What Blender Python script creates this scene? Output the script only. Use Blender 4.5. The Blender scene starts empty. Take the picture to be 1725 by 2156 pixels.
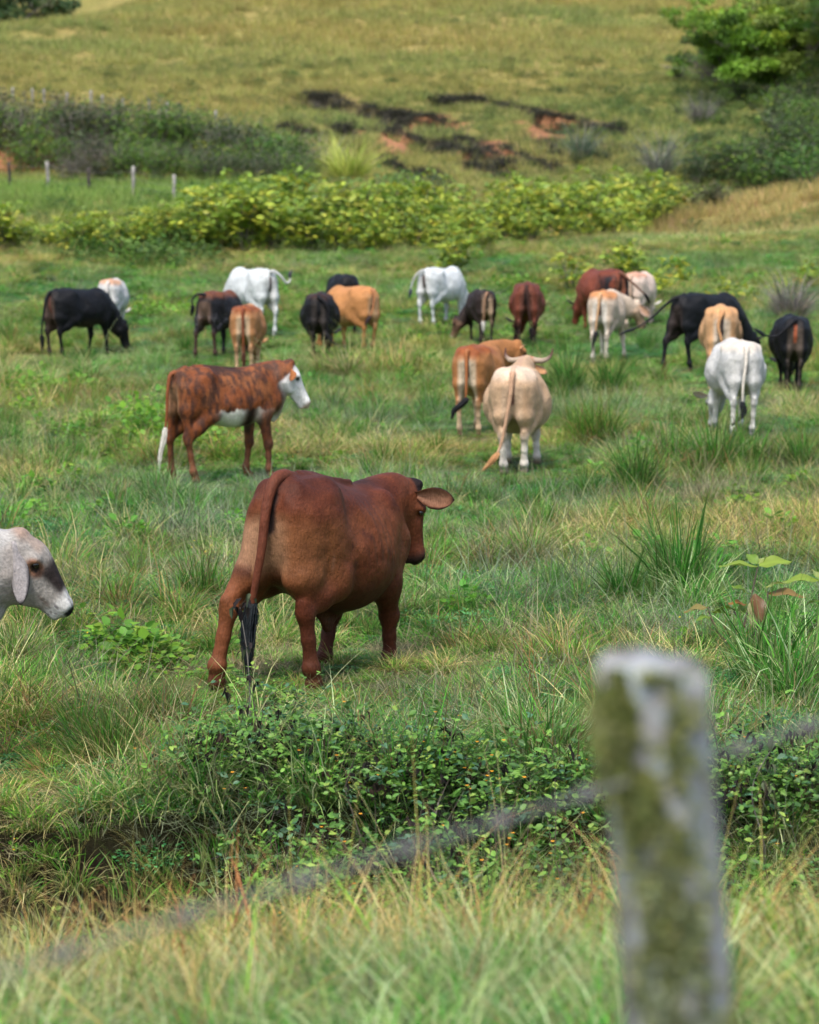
import bpy, math, random
import numpy as np
from mathutils import Vector, Matrix

# ------------------------------------------------------------------ camera, sky, sun, exposure
scene = bpy.context.scene
col = scene.collection
CAM_H = 3.4
FPX = 5090.0            # focal length in pixels of a 1725 x 2156 view of the place
CX, CY, HORIZON = 862.5, 1078.0, 408.0
PITCH = math.atan((CY - HORIZON) / FPX)
cam_d = bpy.data.cameras.new('camera')
cam = bpy.data.objects.new('camera', cam_d)
col.objects.link(cam)
cam.location = (0, 0, CAM_H)
cam.rotation_euler = (math.pi / 2 - PITCH, 0, 0)
cam_d.sensor_fit = 'VERTICAL'
cam_d.sensor_height = 36.0
cam_d.lens = 85.0
cam_d.clip_start = 0.1
cam_d.clip_end = 3000
cam_d.dof.use_dof = True
cam_d.dof.focus_distance = 15.8
cam_d.dof.aperture_fstop = 2.8
scene.camera = cam

world = bpy.data.worlds.new('World')
scene.world = world
world.use_nodes = True
wn = world.node_tree.nodes
wl = world.node_tree.links
wn.clear()
sky = wn.new('ShaderNodeTexSky')
sky.sky_type = 'NISHITA'
sky.sun_disc = False
SUN_EL, SUN_AZ = math.radians(62), math.radians(200)
sky.sun_elevation = SUN_EL
sky.sun_rotation = SUN_AZ
sky.air_density = 1.0
sky.dust_density = 4.0
sky.ozone_density = 1.0
bg = wn.new('ShaderNodeBackground')
bg.inputs[1].default_value = 0.13
wo = wn.new('ShaderNodeOutputWorld')
wl.new(sky.outputs[0], bg.inputs[0])
wl.new(bg.outputs[0], wo.inputs[0])

sun_d = bpy.data.lights.new('sun', 'SUN')
sun_d.energy = 1.5
sun_d.angle = math.radians(10)
sun_d.color = (1.0, 0.96, 0.90)
sun = bpy.data.objects.new('sun', sun_d)
col.objects.link(sun)
sdir = Vector((math.sin(SUN_AZ) * math.cos(SUN_EL), math.cos(SUN_AZ) * math.cos(SUN_EL), math.sin(SUN_EL)))
sun.rotation_euler = sdir.to_track_quat('Z', 'Y').to_euler()
sun.location = (0, 0, 30)

vs = scene.view_settings
vs.view_transform = 'Standard'
vs.look = 'None'
vs.exposure = 1.12
vs.gamma = 1
vs.use_curve_mapping = False
scene.cycles.max_bounces = 5
scene.cycles.diffuse_bounces = 3
scene.cycles.glossy_bounces = 2
scene.cycles.transmission_bounces = 3
scene.cycles.transparent_max_bounces = 4
scene.cycles.use_denoising = True

# ------------------------------------------------------------------ small helpers
rng = np.random.default_rng(7)


def setp(o, label=None, cat=None, group=None, kind=None):
    if label: o['label'] = label
    if cat: o['category'] = cat
    if group: o['group'] = group
    if kind: o['kind'] = kind
    return o


def empty(name, loc=(0, 0, 0), rz=0.0, label=None, cat=None, group=None, scale=1.0):
    o = bpy.data.objects.new(name, None)
    o.empty_display_size = 0.2
    col.objects.link(o)
    o.location = loc
    o.rotation_euler = (0, 0, rz)
    o.scale = (scale,) * 3
    return setp(o, label, cat, group)


def make_mesh(name, V, F, mat=None, cols=None, smooth=True, mats=None, midx=None):
    """V (n,3), F (m,k) array (or list of arrays with different k)"""
    me = bpy.data.meshes.new(name)
    V = np.asarray(V, np.float32)
    if not isinstance(F, list):
        F = [F]
    F = [np.asarray(f, np.int32) for f in F if len(f)]
    nl = sum(f.size for f in F)
    nf = sum(len(f) for f in F)
    me.vertices.add(len(V))
    me.vertices.foreach_set('co', V.ravel())
    me.loops.add(nl)
    me.loops.foreach_set('vertex_index', np.concatenate([f.ravel() for f in F]))
    me.polygons.add(nf)
    tot = np.concatenate([np.full(len(f), f.shape[1]) for f in F])
    st = np.concatenate([[0], np.cumsum(tot)[:-1]])
    me.polygons.foreach_set('loop_start', st.astype(np.int32))
    me.polygons.foreach_set('loop_total', tot.astype(np.int32))
    me.polygons.foreach_set('use_smooth', np.full(nf, smooth))
    if midx is not None:
        me.polygons.foreach_set('material_index', np.asarray(midx, np.int32))
    me.update(calc_edges=True)
    me.validate()
    if cols is not None:
        a = me.color_attributes.new('Col', 'FLOAT_COLOR', 'POINT')
        c = np.ones((len(V), 4), np.float32)
        c[:, :3] = cols
        a.data.foreach_set('color', c.ravel())
    for m in (mats or ([mat] if mat else [])):
        me.materials.append(m)
    return me


def link(name, me, parent=None, loc=None, where=None):
    o = bpy.data.objects.new(name, me)
    (where or col).objects.link(o)
    if parent is not None:
        o.parent = parent
    if loc is not None:
        o.location = loc
    return o


def copy_thing(root, loc, rz, scale, label=None, group=None):
    r = root.copy()
    col.objects.link(r)
    r.location = loc
    r.rotation_euler = (0, 0, rz)
    r.scale = scale if hasattr(scale, '__len__') else (scale,) * 3
    if label: r['label'] = label
    if group: r['group'] = group
    for ch in root.children:
        c = ch.copy()
        col.objects.link(c)
        c.parent = r
    return r


def _hash(ix, iy, iz, seed):
    n = (ix * 374761393 + iy * 668265263 + iz * 2147483647 + seed * 1274126177) & 0xffffffff
    n = ((n ^ (n >> 13)) * 1274126177) & 0xffffffff
    n = (n ^ (n >> 16)) & 0xffffffff
    return n.astype(np.float64) / 4294967295.0


def vnoise(P, scale=1.0, seed=0, octaves=1):
    """value noise in 0..1 at points (n,2|3)"""
    P = np.asarray(P, np.float64)
    if P.shape[1] == 2:
        P = np.concatenate([P, np.zeros((len(P), 1))], 1)
    out = np.zeros(len(P)); amp = 1.0; tot = 0.0
    Q = P * scale + 1000.0
    for o in range(octaves):
        i = np.floor(Q).astype(np.int64); f = Q - i
        f = f * f * (3 - 2 * f)
        r = 0
        for dx in (0, 1):
            for dy in (0, 1):
                for dz in (0, 1):
                    w = (f[:, 0] if dx else 1 - f[:, 0]) * (f[:, 1] if dy else 1 - f[:, 1]) * (f[:, 2] if dz else 1 - f[:, 2])
                    r = r + w * _hash(i[:, 0] + dx, i[:, 1] + dy, i[:, 2] + dz, seed + o * 17)
        out += amp * r; tot += amp; amp *= 0.5; Q = Q * 2.03 + 13.7
    return out / tot


def sstep(a, b, x):
    t = np.clip((x - a) / (b - a), 0, 1)
    return t * t * (3 - 2 * t)


def lerp(a, b, t):
    return a + (b - a) * t


def nd(nt, typ, **kw):
    n = nt.nodes.new(typ)
    for k, v in kw.items():
        if k.startswith('i_'):
            n.inputs[k[2:].replace('_', ' ')].default_value = v
        else:
            setattr(n, k, v)
    return n


def new_mat(name):
    m = bpy.data.materials.new(name)
    m.use_nodes = True
    nt = m.node_tree
    nt.nodes.clear()
    out = nt.nodes.new('ShaderNodeOutputMaterial')
    return m, nt, out
# ------------------------------------------------------------------ implicit bodies, meshed with surface nets
class Body:
    def __init__(self):
        self.prims = []       # (tag, kind, params, k)

    def cone(self, tag, a, b, ra, rb, k=0.06, sy=1.0):
        self.prims.append((tag, 'cone', (np.array(a, float), np.array(b, float), ra, rb, sy), k))

    def ell(self, tag, c, r, k=0.06, R=None):
        self.prims.append((tag, 'ell', (np.array(c, float), np.array(r, float), R), k))

    def loft(self, tag, O, R, prof, k=0.06, p=2.0, mid=0.45):
        self.prims.append((tag, 'loft', (np.array(O, float), np.array(R, float), np.array(prof, float), p, mid), k))

    def sub(self, tag, c, r, k=0.03, R=None):
        self.prims.append((tag, 'sub', (np.array(c, float), np.array(r, float), R), k))

    @staticmethod
    def bbox(kind, q):
        if kind == 'cone':
            a, b, ra, rb, sy = q
            m = max(ra, rb)
            return np.minimum(a, b) - m, np.maximum(a, b) + m
        if kind in ('ell', 'sub'):
            c, r, R = q
            m = np.max(r) if R is not None else r
            return c - m, c + m
        O, R, prof, p, mid = q
        pts = []
        for row in prof:
            for zz in (row[1], row[2]):
                for yy in (-row[3], row[3]):
                    pts.append(O + R @ np.array([row[0], yy, zz]))
        pts = np.array(pts)
        return pts.min(0), pts.max(0)

    @staticmethod
    def dist(kind, q, P):
        if kind == 'cone':
            a, b, ra, rb, sy = q
            A, B, Q = a.copy(), b.copy(), P
            ab = B - A
            L2 = max(ab @ ab, 1e-9)
            t = np.clip(((Q - A) @ ab) / L2, 0, 1)
            D = Q - A - t[..., None] * ab
            if sy != 1.0:
                D = D * np.array([1, 1 / sy, 1])
            d = np.sqrt((D ** 2).sum(-1)) - (ra + (rb - ra) * t)
            return d * min(1.0, sy)
        if kind in ('ell', 'sub'):
            c, r, R = q
            D = P - c
            if R is not None:
                D = D @ R
            k0 = np.sqrt(((D / r) ** 2).sum(-1))
            k1 = np.sqrt(((D / r ** 2) ** 2).sum(-1)) + 1e-9
            return k0 * (k0 - 1) / k1
        O, R, prof, p, mid = q
        D = (P - O) @ R
        x = D[..., 0]
        xc = np.clip(x, prof[0, 0], prof[-1, 0])
        top = np.interp(xc, prof[:, 0], prof[:, 1])
        bot = np.interp(xc, prof[:, 0], prof[:, 2])
        w = np.interp(xc, prof[:, 0], prof[:, 3])
        pp = np.interp(xc, prof[:, 0], prof[:, 4]) if prof.shape[1] > 4 else p
        mm = np.interp(xc, prof[:, 0], prof[:, 5]) if prof.shape[1] > 5 else mid
        c = bot + (top - bot) * mm
        z = D[..., 2] - c
        h = np.where(z > 0, top - c, c - bot)
        u = np.abs(D[..., 1]) / w + 1e-6
        v = np.abs(z) / h + 1e-6
        pw = np.where(z > 0, pp, 2.1)
        g = (u ** pw + v ** pw) ** (1 / pw)
        gr = np.sqrt((u ** (pw - 1) / w) ** 2 + (v ** (pw - 1) / h) ** 2) * g ** (1 - pw) + 1e-6
        d = (g - 1) / gr
        ex = np.abs(x - xc)
        return np.where(ex > 0, np.sqrt(np.maximum(d, 0) ** 2 + ex ** 2), d)

    def mesh(self, h, clip=None):
        lo = np.min([self.bbox(k, q)[0] for _, k, q, _ in self.prims if k != 'sub'], 0) - 3 * h
        hi = np.max([self.bbox(k, q)[1] for _, k, q, _ in self.prims if k != 'sub'], 0) + 3 * h
        if clip is not None:
            lo = np.maximum(lo, clip[0]); hi = np.minimum(hi, clip[1])
        n = np.ceil((hi - lo) / h).astype(int) + 1
        F = np.full(n, 1.0)
        ax = [lo[i] + h * np.arange(n[i]) for i in range(3)]
        for tag, kind, q, k in self.prims:
            bl, bh = self.bbox(kind, q)
            pad = 0.07 + k
            i0 = np.maximum(((bl - pad - lo) / h).astype(int), 0)
            i1 = np.minimum(((bh + pad - lo) / h).astype(int) + 2, n)
            if np.any(i1 <= i0):
                continue
            sl = tuple(slice(i0[i], i1[i]) for i in range(3))
            G = np.stack(np.meshgrid(ax[0][sl[0]], ax[1][sl[1]], ax[2][sl[2]], indexing='ij'), -1)
            d = self.dist(kind, q, G)
            a = F[sl]
            if kind == 'sub':
                d = -d
                hh = np.maximum(k - np.abs(a - d), 0) / k
                F[sl] = np.maximum(a, d) + hh * hh * k * 0.25
            else:
                hh = np.maximum(k - np.abs(a - d), 0) / k
                F[sl] = np.minimum(a, d) - hh * hh * k * 0.25
        # closed at grid border
        if clip is not None:
            F[0], F[-1] = 1, 1
            F[:, 0], F[:, -1] = 1, 1
            F[:, :, 0], F[:, :, -1] = 1, 1
        return surface_nets(F, lo, h)

    def weights(self, V, soft=0.025):
        """distance of every vertex to each tag"""
        out = {}
        for tag, kind, q, k in self.prims:
            if kind == 'sub':
                continue
            d = self.dist(kind, q, V)
            out[tag] = np.minimum(out[tag], d) if tag in out else d
        tags = list(out)
        D = np.stack([out[t] for t in tags], 1)
        W = np.exp(-(D - D.min(1, keepdims=True)) / soft)
        W /= W.sum(1, keepdims=True)
        return {t: W[:, i] for i, t in enumerate(tags)}


def surface_nets(F, lo, h):
    n = np.array(F.shape)
    S = F < 0
    c = [(i, j, k) for i in (0, 1) for j in (0, 1) for k in (0, 1)]
    m = n - 1
    cnt = sum(S[i:i + m[0], j:j + m[1], k:k + m[2]].astype(np.int8) for i, j, k in c)
    act = (cnt > 0) & (cnt < 8)
    idx = np.argwhere(act)
    vid = np.full(m, -1, np.int64)
    vid[act] = np.arange(len(idx))
    pos = np.zeros((len(idx), 3)); num = np.zeros(len(idx))
    cv = {cc: F[idx[:, 0] + cc[0], idx[:, 1] + cc[1], idx[:, 2] + cc[2]] for cc in c}
    for a in range(3):
        for c0 in c:
            if c0[a] == 1: continue
            c1 = tuple(1 if q == a else c0[q] for q in range(3))
            f0, f1 = cv[c0], cv[c1]
            x = (f0 < 0) != (f1 < 0)
            t = np.where(x, f0 / np.where(x, f0 - f1, 1), 0)
            p = np.tile(np.array(c0, float), (len(idx), 1)); p[:, a] += t
            pos[x] += p[x]; num += x
    V = lo + h * (idx + pos / num[:, None])
    quads = []
    for a in range(3):
        b, d = (a + 1) % 3, (a + 2) % 3
        s0 = [slice(1, -1)] * 3; s1 = [slice(1, -1)] * 3
        s0[a] = slice(0, n[a] - 1); s1[a] = slice(1, n[a])
        A, B = S[tuple(s0)], S[tuple(s1)]
        off = np.ones(3, int); off[a] = 0
        for cond, flip in ((A & ~B, False), (~A & B, True)):
            e = np.argwhere(cond) + off
            if len(e) == 0: continue
            def g(db, dd):
                q = e.copy(); q[:, b] -= db; q[:, d] -= dd
                return vid[q[:, 0], q[:, 1], q[:, 2]]
            Q = np.stack([g(1, 1), g(0, 1), g(0, 0), g(1, 0)], 1)
            quads.append(Q[:, ::-1] if flip else Q)
    Q = np.concatenate(quads)
    Q = Q[(Q >= 0).all(1)]
    return V, Q


def smooth_verts(V, Q, it=2, lam=0.5):
    for _ in range(it):
        acc = np.zeros_like(V); cn = np.zeros(len(V))
        for i in range(4):
            for j in ((i + 1) % 4, (i + 3) % 4):
                np.add.at(acc, Q[:, i], V[Q[:, j]])
                np.add.at(cn, Q[:, i], 1)
        V = V + lam * (acc / cn[:, None] - V)
    return V


def tube(path, radii, n=10, flat=None, cap=True):
    """swept tube through smooth path; flat = (ry/rx) list"""
    P = np.asarray(path, float)
    r = np.asarray(radii, float)
    T = np.gradient(P, axis=0); T /= np.linalg.norm(T, axis=1, keepdims=True) + 1e-9
    up = np.array([0.0, 0.0, 1.0]) if abs(T[0, 2]) < 0.9 else np.array([0.0, 1.0, 0.0])
    rings = []
    N = up - (up @ T[0]) * T[0]; N /= np.linalg.norm(N)
    for i in range(len(P)):
        N = N - (N @ T[i]) * T[i]; N /= np.linalg.norm(N) + 1e-9
        B = np.cross(T[i], N)
        a = np.linspace(0, 2 * np.pi, n, endpoint=False)
        fl = 1.0 if flat is None else flat[i]
        rings.append(P[i] + r[i] * (np.cos(a)[:, None] * N + fl * np.sin(a)[:, None] * B))
    V = np.concatenate(rings)
    m = len(P)
    i = np.arange(m - 1)[:, None] * n; j = np.arange(n)[None]
    Q = np.stack([i + j, i + (j + 1) % n, i + n + (j + 1) % n, i + n + j], -1).reshape(-1, 4)
    F = [Q]
    if cap:
        V = np.concatenate([V, P[:1], P[-1:]])
        a = len(V) - 2; b = len(V) - 1
        j = np.arange(n)
        T0 = np.stack([np.full(n, a), (j + 1) % n, j], 1)
        T1 = np.stack([np.full(n, b), (m - 1) * n + j, (m - 1) * n + (j + 1) % n], 1)
        F.append(np.concatenate([T0, T1]))
    return V, F


def catmull(pts, n=8):
    P = np.asarray(pts, float)
    P = np.concatenate([[2 * P[0] - P[1]], P, [2 * P[-1] - P[-2]]])
    out = []
    for i in range(1, len(P) - 2):
        for t in np.linspace(0, 1, n, endpoint=False):
            a, b, c, d = P[i - 1], P[i], P[i + 1], P[i + 2]
            out.append(0.5 * ((2 * b) + (c - a) * t + (2 * a - 5 * b + 4 * c - d) * t * t + (3 * b - a - 3 * c + d) * t ** 3))
    out.append(P[-2])
    return np.array(out)


def join(parts):
    """parts = list of (V, F-list, col(3) or (n,3)) -> V, F list, cols"""
    Vs, Cs, FF, off = [], [], {}, 0
    for V, F, c in parts:
        if not isinstance(F, list): F = [F]
        for f in F:
            f = np.asarray(f)
            if len(f): FF.setdefault(f.shape[1], []).append(f + off)
        Vs.append(V)
        Cs.append(np.broadcast_to(np.asarray(c, float), (len(V), 3)))
        off += len(V)
    return np.concatenate(Vs), [np.concatenate(v) for v in FF.values()], np.concatenate(Cs)
# ------------------------------------------------------------------ cattle
def mat_coat():
    m, nt, out = new_mat('cow_coat')
    at = nd(nt, 'ShaderNodeAttribute', attribute_name='Col')
    tc = nd(nt, 'ShaderNodeTexCoord')
    mp = nd(nt, 'ShaderNodeMapping'); mp.inputs['Scale'].default_value = (55, 120, 28)
    nt.links.new(tc.outputs['Object'], mp.inputs[0])
    nz = nd(nt, 'ShaderNodeTexNoise', i_Scale=1.0, i_Detail=4.0, i_Roughness=0.7)
    nt.links.new(mp.outputs[0], nz.inputs[0])
    n2 = nd(nt, 'ShaderNodeTexNoise', i_Scale=7.0, i_Detail=4.0, i_Roughness=0.6)
    nt.links.new(tc.outputs['Object'], n2.inputs[0])
    mr = nd(nt, 'ShaderNodeMapRange'); mr.inputs['From Min'].default_value = 0.3; mr.inputs['From Max'].default_value = 0.7
    mr.inputs['To Min'].default_value = 0.72; mr.inputs['To Max'].default_value = 1.28
    nt.links.new(nz.outputs[0], mr.inputs[0])
    mr2 = nd(nt, 'ShaderNodeMapRange'); mr2.inputs['From Min'].default_value = 0.3; mr2.inputs['From Max'].default_value = 0.7
    mr2.inputs['To Min'].default_value = 0.82; mr2.inputs['To Max'].default_value = 1.16
    nt.links.new(n2.outputs[0], mr2.inputs[0])
    mu = nd(nt, 'ShaderNodeMath', operation='MULTIPLY')
    nt.links.new(mr.outputs[0], mu.inputs[0]); nt.links.new(mr2.outputs[0], mu.inputs[1])
    vm = nd(nt, 'ShaderNodeVectorMath', operation='SCALE')
    nt.links.new(at.outputs['Color'], vm.inputs[0]); nt.links.new(mu.outputs[0], vm.inputs['Scale'])
    b = nd(nt, 'ShaderNodeBump', i_Strength=0.7, i_Distance=0.008)
    nt.links.new(nz.outputs[0], b.inputs['Height'])
    b2 = nd(nt, 'ShaderNodeBump', i_Strength=0.55, i_Distance=0.04)
    nt.links.new(n2.outputs[0], b2.inputs['Height']); nt.links.new(b.outputs[0], b2.inputs['Normal'])
    p = nd(nt, 'ShaderNodeBsdfPrincipled')
    p.inputs['Roughness'].default_value = 0.58
    p.inputs['Specular IOR Level'].default_value = 0.16
    p.inputs['Sheen Weight'].default_value = 0.0
    p.inputs['Sheen Roughness'].default_value = 0.4
    nt.links.new(vm.outputs[0], p.inputs['Base Color'])
    nt.links.new(b2.outputs[0], p.inputs['Normal'])
    nt.links.new(p.outputs[0], out.inputs[0])
    return m


def mat_plain(name, color, rough=0.5, spec=0.5, noise=None, bump=0.0, nscale=20.0):
    m, nt, out = new_mat(name)
    p = nd(nt, 'ShaderNodeBsdfPrincipled')
    p.inputs['Roughness'].default_value = rough
    p.inputs['Specular IOR Level'].default_value = spec
    p.inputs['Base Color'].default_value = (*color, 1)
    if noise:
        tc = nd(nt, 'ShaderNodeTexCoord')
        nz = nd(nt, 'ShaderNodeTexNoise', i_Scale=nscale, i_Detail=5.0, i_Roughness=0.65)
        nt.links.new(tc.outputs['Object'], nz.inputs[0])
        cr = nd(nt, 'ShaderNodeMapRange'); cr.inputs['From Min'].default_value = 0.3; cr.inputs['From Max'].default_value = 0.7
        nt.links.new(nz.outputs[0], cr.inputs[0])
        mx = nd(nt, 'ShaderNodeMix', data_type='RGBA')
        mx.inputs[6].default_value = (*color, 1); mx.inputs[7].default_value = (*noise, 1)
        nt.links.new(cr.outputs[0], mx.inputs[0]); nt.links.new(mx.outputs[2], p.inputs['Base Color'])
        if bump:
            b = nd(nt, 'ShaderNodeBump', i_Strength=0.8, i_Distance=bump)
            nt.links.new(nz.outputs[0], b.inputs['Height']); nt.links.new(b.outputs[0], p.inputs['Normal'])
    nt.links.new(p.outputs[0], out.inputs[0])
    return m


COAT = mat_coat()
M_EYE = mat_plain('cow_eye', (0.008, 0.006, 0.005), 0.08, 0.6)
M_HORN = mat_plain('cow_horn', (0.42, 0.33, 0.24), 0.4, 0.4, (0.16, 0.09, 0.06), 0.004, 14)


def rot_y(a):   # pitch: positive turns +x towards -z
    c, s = math.cos(a), math.sin(a)
    return np.array([[c, 0, s], [0, 1, 0], [-s, 0, c]])


def rot_z(a):
    c, s = math.cos(a), math.sin(a)
    return np.array([[c, -s, 0], [s, c, 0], [0, 0, 1]])


def rot_x(a):
    c, s = math.cos(a), math.sin(a)
    return np.array([[1, 0, 0], [0, c, -s], [0, s, c]])


def dens(prof, n=5):
    return catmull(prof, n)


TORSO = [  # x, top, bottom, half width, upper exponent, height of the widest line
    [-0.015, 1.16, 1.04, 0.050, 2.0, 0.5],
    [0.00, 1.20, 0.98, 0.095, 2.0, 0.5],
    [0.05, 1.265, 0.86, 0.155, 1.7, 0.5],
    [0.13, 1.32, 0.76, 0.205, 1.55, 0.5],
    [0.28, 1.345, 0.70, 0.245, 1.5, 0.52],
    [0.44, 1.350, 0.65, 0.275, 1.55, 0.52],
    [0.60, 1.325, 0.60, 0.300, 1.75, 0.46],
    [0.80, 1.300, 0.565, 0.325, 1.9, 0.43],
    [1.00, 1.300, 0.575, 0.310, 1.9, 0.43],
    [1.18, 1.330, 0.62, 0.265, 1.8, 0.42],
    [1.34, 1.290, 0.68, 0.225, 1.9, 0.45],
    [1.46, 1.200, 0.76, 0.165, 2.0, 0.45],
    [1.53, 1.090, 0.84, 0.080, 2.0, 0.45]]

HEADP = [
    [-0.045, 0.03, -0.06, 0.035], [-0.03, 0.055, -0.09, 0.065], [0.02, 0.082, -0.15, 0.092], [0.08, 0.095, -0.185, 0.105],
    [0.14, 0.092, -0.195, 0.108], [0.21, 0.070, -0.175, 0.090], [0.29, 0.048, -0.142, 0.070], [0.37, 0.034, -0.112, 0.060],
    [0.43, 0.026, -0.104, 0.066], [0.475, 0.014, -0.098, 0.062], [0.50, -0.005, -0.085, 0.045], [0.512, -0.02, -0.07, 0.02]]


class Pose:
    def __init__(s, **k):
        s.poll = (1.93, 0, 1.36); s.pitch = 0.75; s.yaw = 0.0; s.roll = 0.0
        s.feet = dict(hl=(0, 0, 0), hr=(0, 0, 0), fl=(0, 0, 0), fr=(0, 0, 0))
        s.tail = [(0.03, 0, 1.27), (-0.035, 0, 1.235), (-0.065, 0, 1.10), (-0.075, 0, 0.85), (-0.06, 0, 0.6), (-0.06, 0, 0.45)]
        s.tuft = [(-0.055, 0, 0.34), (-0.06, 0, 0.20)]
        s.tuft_r = 0.045; s.tail_r = 0.031
        s.belly = 1.0; s.fat = 1.0; s.hump = 0.0; s.dewlap = 0.6; s.horn = None; s.ears = 'up'; s.sheath = 0.0
        s.h = 0.02; s.thin = 1.0; s.udder = 0.0; s.neck_r = 1.0; s.only_front = False; s.leg = 1.0
        s.hook = 1.0; s.deep = 0.0; s.lr = 1.0; s.jaw = 1.0; s.ear_base = (0.035, .085, .015); s.ear_w = .30; s.tilt = 0.0; s.wd = 0.0; s.lx = 1.0; s.brow = 0.0; s.ear_len = 0.22; s.head_s = 1.0
        for a, b in k.items():
            if a == 'feet':
                for q, v in b.items(): s.feet[q] = v if len(v) == 3 else (*v, 0)
            else:
                setattr(s, a, b)


def build_body(s):
    B = Body()
    prof = dens(TORSO, 4)
    prof[:, 3] *= s.fat
    wb = sstep(0.35, 0.7, prof[:, 0]) * (1 - sstep(1.0, 1.35, prof[:, 0]))
    prof[:, 3] *= 1 + (s.belly - 1) * wb
    prof[:, 2] -= (s.belly - 1) * 0.28 * wb + s.deep
    dp = s.deep; lr = s.lr
    prof[:, 1] -= s.wd * sstep(.45, 1.1, prof[:, 0])
    if s.only_front:
        prof = prof[prof[:, 0] > 0.9]
    B.loft('torso', (0, 0, 0), np.eye(3), prof, 0.05)
    if not s.only_front:
        for q in (-1, 1):
            B.ell('torso', (0.43, q * 0.215 * s.fat * s.hook, 1.245), (0.07, 0.035, 0.045), 0.10)
            B.ell('torso', (0.035, q * 0.098, 1.17), (0.06, 0.035, 0.045), 0.06)
            # loin and rump muscle
            B.cone('torso', (0.12, q * 0.10, 1.23), (0.40, q * 0.14, 1.22), 0.075, 0.10, 0.08)
        B.cone('torso', (0.02, 0, 1.25), (0.16, 0, 1.315), 0.030, 0.035, 0.06)
        for q in (-1, 1):
            fw = s.fat * (1 + (s.belly - 1) * .4)
            B.sub('torso', (0.57, q * 0.335 * fw, 1.10), (0.09, 0.060, 0.12), 0.12)          # hollow of the flank
            B.sub('torso', (0.60, q * 0.20 * s.fat, 1.345), (0.13, 0.08, 0.035), 0.08)       # loin beside the spine
            B.sub('torso', (0.22, q * 0.225 * s.fat, 1.30), (0.10, 0.06, 0.035), 0.08)       # slope from hip to pin bone
        B.cone('torso', (0.30, 0, 1.335), (1.0, 0, 1.285), 0.016, 0.016, 0.05)               # spine
    if s.hump:
        B.ell('torso', (1.25, 0, 1.25), (0.19, 0.08, 0.07 + 0.14 * s.hump), 0.12)
    L = s.leg
    # hind legs
    for q, key in ((1, 'hl'), (-1, 'hr')):
        if s.only_front: break
        fx, fy, fz = s.feet[key]
        w = s.fat * s.thin
        hip = (0.30, q * 0.145, 1.06)
        stf = (0.43 + 0.25 * fx, q * 0.195 * w + 0.2 * fy, 0.76 + 0.3 * fz - dp * .8)
        hock = (0.085 + 0.62 * fx, q * 0.145 + 0.6 * fy, 0.505 + 0.8 * fz)
        fet = (0.135 + 0.95 * fx, q * 0.14 + 0.95 * fy, 0.145 + fz * 1.0)
        toe = (0.185 + fx, q * 0.14 + fy, 0.045 + fz * 0.7)
        B.cone('thigh', hip, stf, 0.175 * w, 0.120 * w, 0.09, 0.85)
        B.cone('thigh', (0.14, q * 0.125, 1.07), (0.17 + 0.2 * fx, q * 0.15 + .2 * fy, 0.80 - dp), 0.12 * w, 0.115 * w, 0.07, 0.9)
        B.cone('thigh', (0.055, q * 0.105, 1.10), (0.075 + 0.2 * fx, q * 0.135 + 0.2 * fy, 0.80 - dp), 0.075 * w, 0.085 * w, 0.05)
        B.cone('thigh', (0.075 + 0.2 * fx, q * 0.135 + 0.2 * fy, 0.80 - dp), (0.10 + 0.5 * fx, q * 0.148 + 0.5 * fy, 0.60 + .6 * fz), 0.085 * w, 0.052 * w, 0.06)
        mid = tuple(0.5 * (a + b) for a, b in zip(stf, hock))
        B.cone('thigh', stf, mid, 0.115 * w, 0.088 * w, 0.06, 0.8)
        B.cone('hshank', mid, hock, 0.084 * w, 0.045 * lr, 0.05, 0.85)
        B.cone('hshank', (hock[0] - 0.045, hock[1], hock[2] + 0.045), (hock[0] - 0.01, hock[1], hock[2] - 0.02), 0.026 * lr, 0.036 * lr, 0.03)
        B.cone('hshank', (0.10 + 0.5 * fx, q * 0.148 + 0.5 * fy, 0.62 + .6 * fz), (hock[0] - 0.045, hock[1], hock[2] + 0.05), 0.04 * lr, 0.020 * lr, 0.03)
        B.cone('hcannon', hock, tuple(lerp(np.array(hock), np.array(fet), .5)), 0.042 * lr, 0.031 * lr, 0.03)
        B.cone('hcannon', tuple(lerp(np.array(hock), np.array(fet), .5)), fet, 0.031 * lr, 0.036 * lr, 0.03)
        B.ell('hcannon', (fet[0] - 0.01, fet[1], fet[2]), (0.040 * lr, 0.037 * lr, 0.042), 0.04)
        B.cone('hcannon', fet, (toe[0] - 0.02, toe[1], toe[2] + 0.035), 0.034 * lr, 0.036 * lr, 0.03)
        B.cone('hoof', (toe[0] - 0.03, toe[1], toe[2] + 0.0), (toe[0] + 0.02, toe[1], toe[2] - 0.015), 0.040 * lr, 0.032 * lr, 0.02)
    # front legs
    for q, key in ((1, 'fl'), (-1, 'fr')):
        fx, fy, fz = s.feet[key]
        w = s.fat * s.thin
        sc = (1.16, q * 0.165 * s.fat, 1.14)
        ps = (1.36, q * 0.155 * s.fat, 0.90)
        el = (1.20 + 0.1 * fx, q * 0.185 * s.fat, 0.73 - dp)
        kn = (1.235 + 0.6 * fx, q * 0.155 + 0.6 * fy, 0.415 + 0.7 * fz)
        fe = (1.225 + 0.95 * fx, q * 0.15 + 0.95 * fy, 0.125 + fz)
        to = (1.27 + fx, q * 0.15 + fy, 0.045 + fz * .9)
        B.cone('shoulder', sc, ps, 0.095 * w, 0.115 * w, 0.08, 0.8)
        B.cone('shoulder', (1.10, q * 0.19 * s.fat, 0.98), el, 0.10 * w, 0.095 * w, 0.08, 0.75)
        B.cone('shoulder', ps, el, 0.11 * w, 0.10 * w, 0.07, 0.8)
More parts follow.
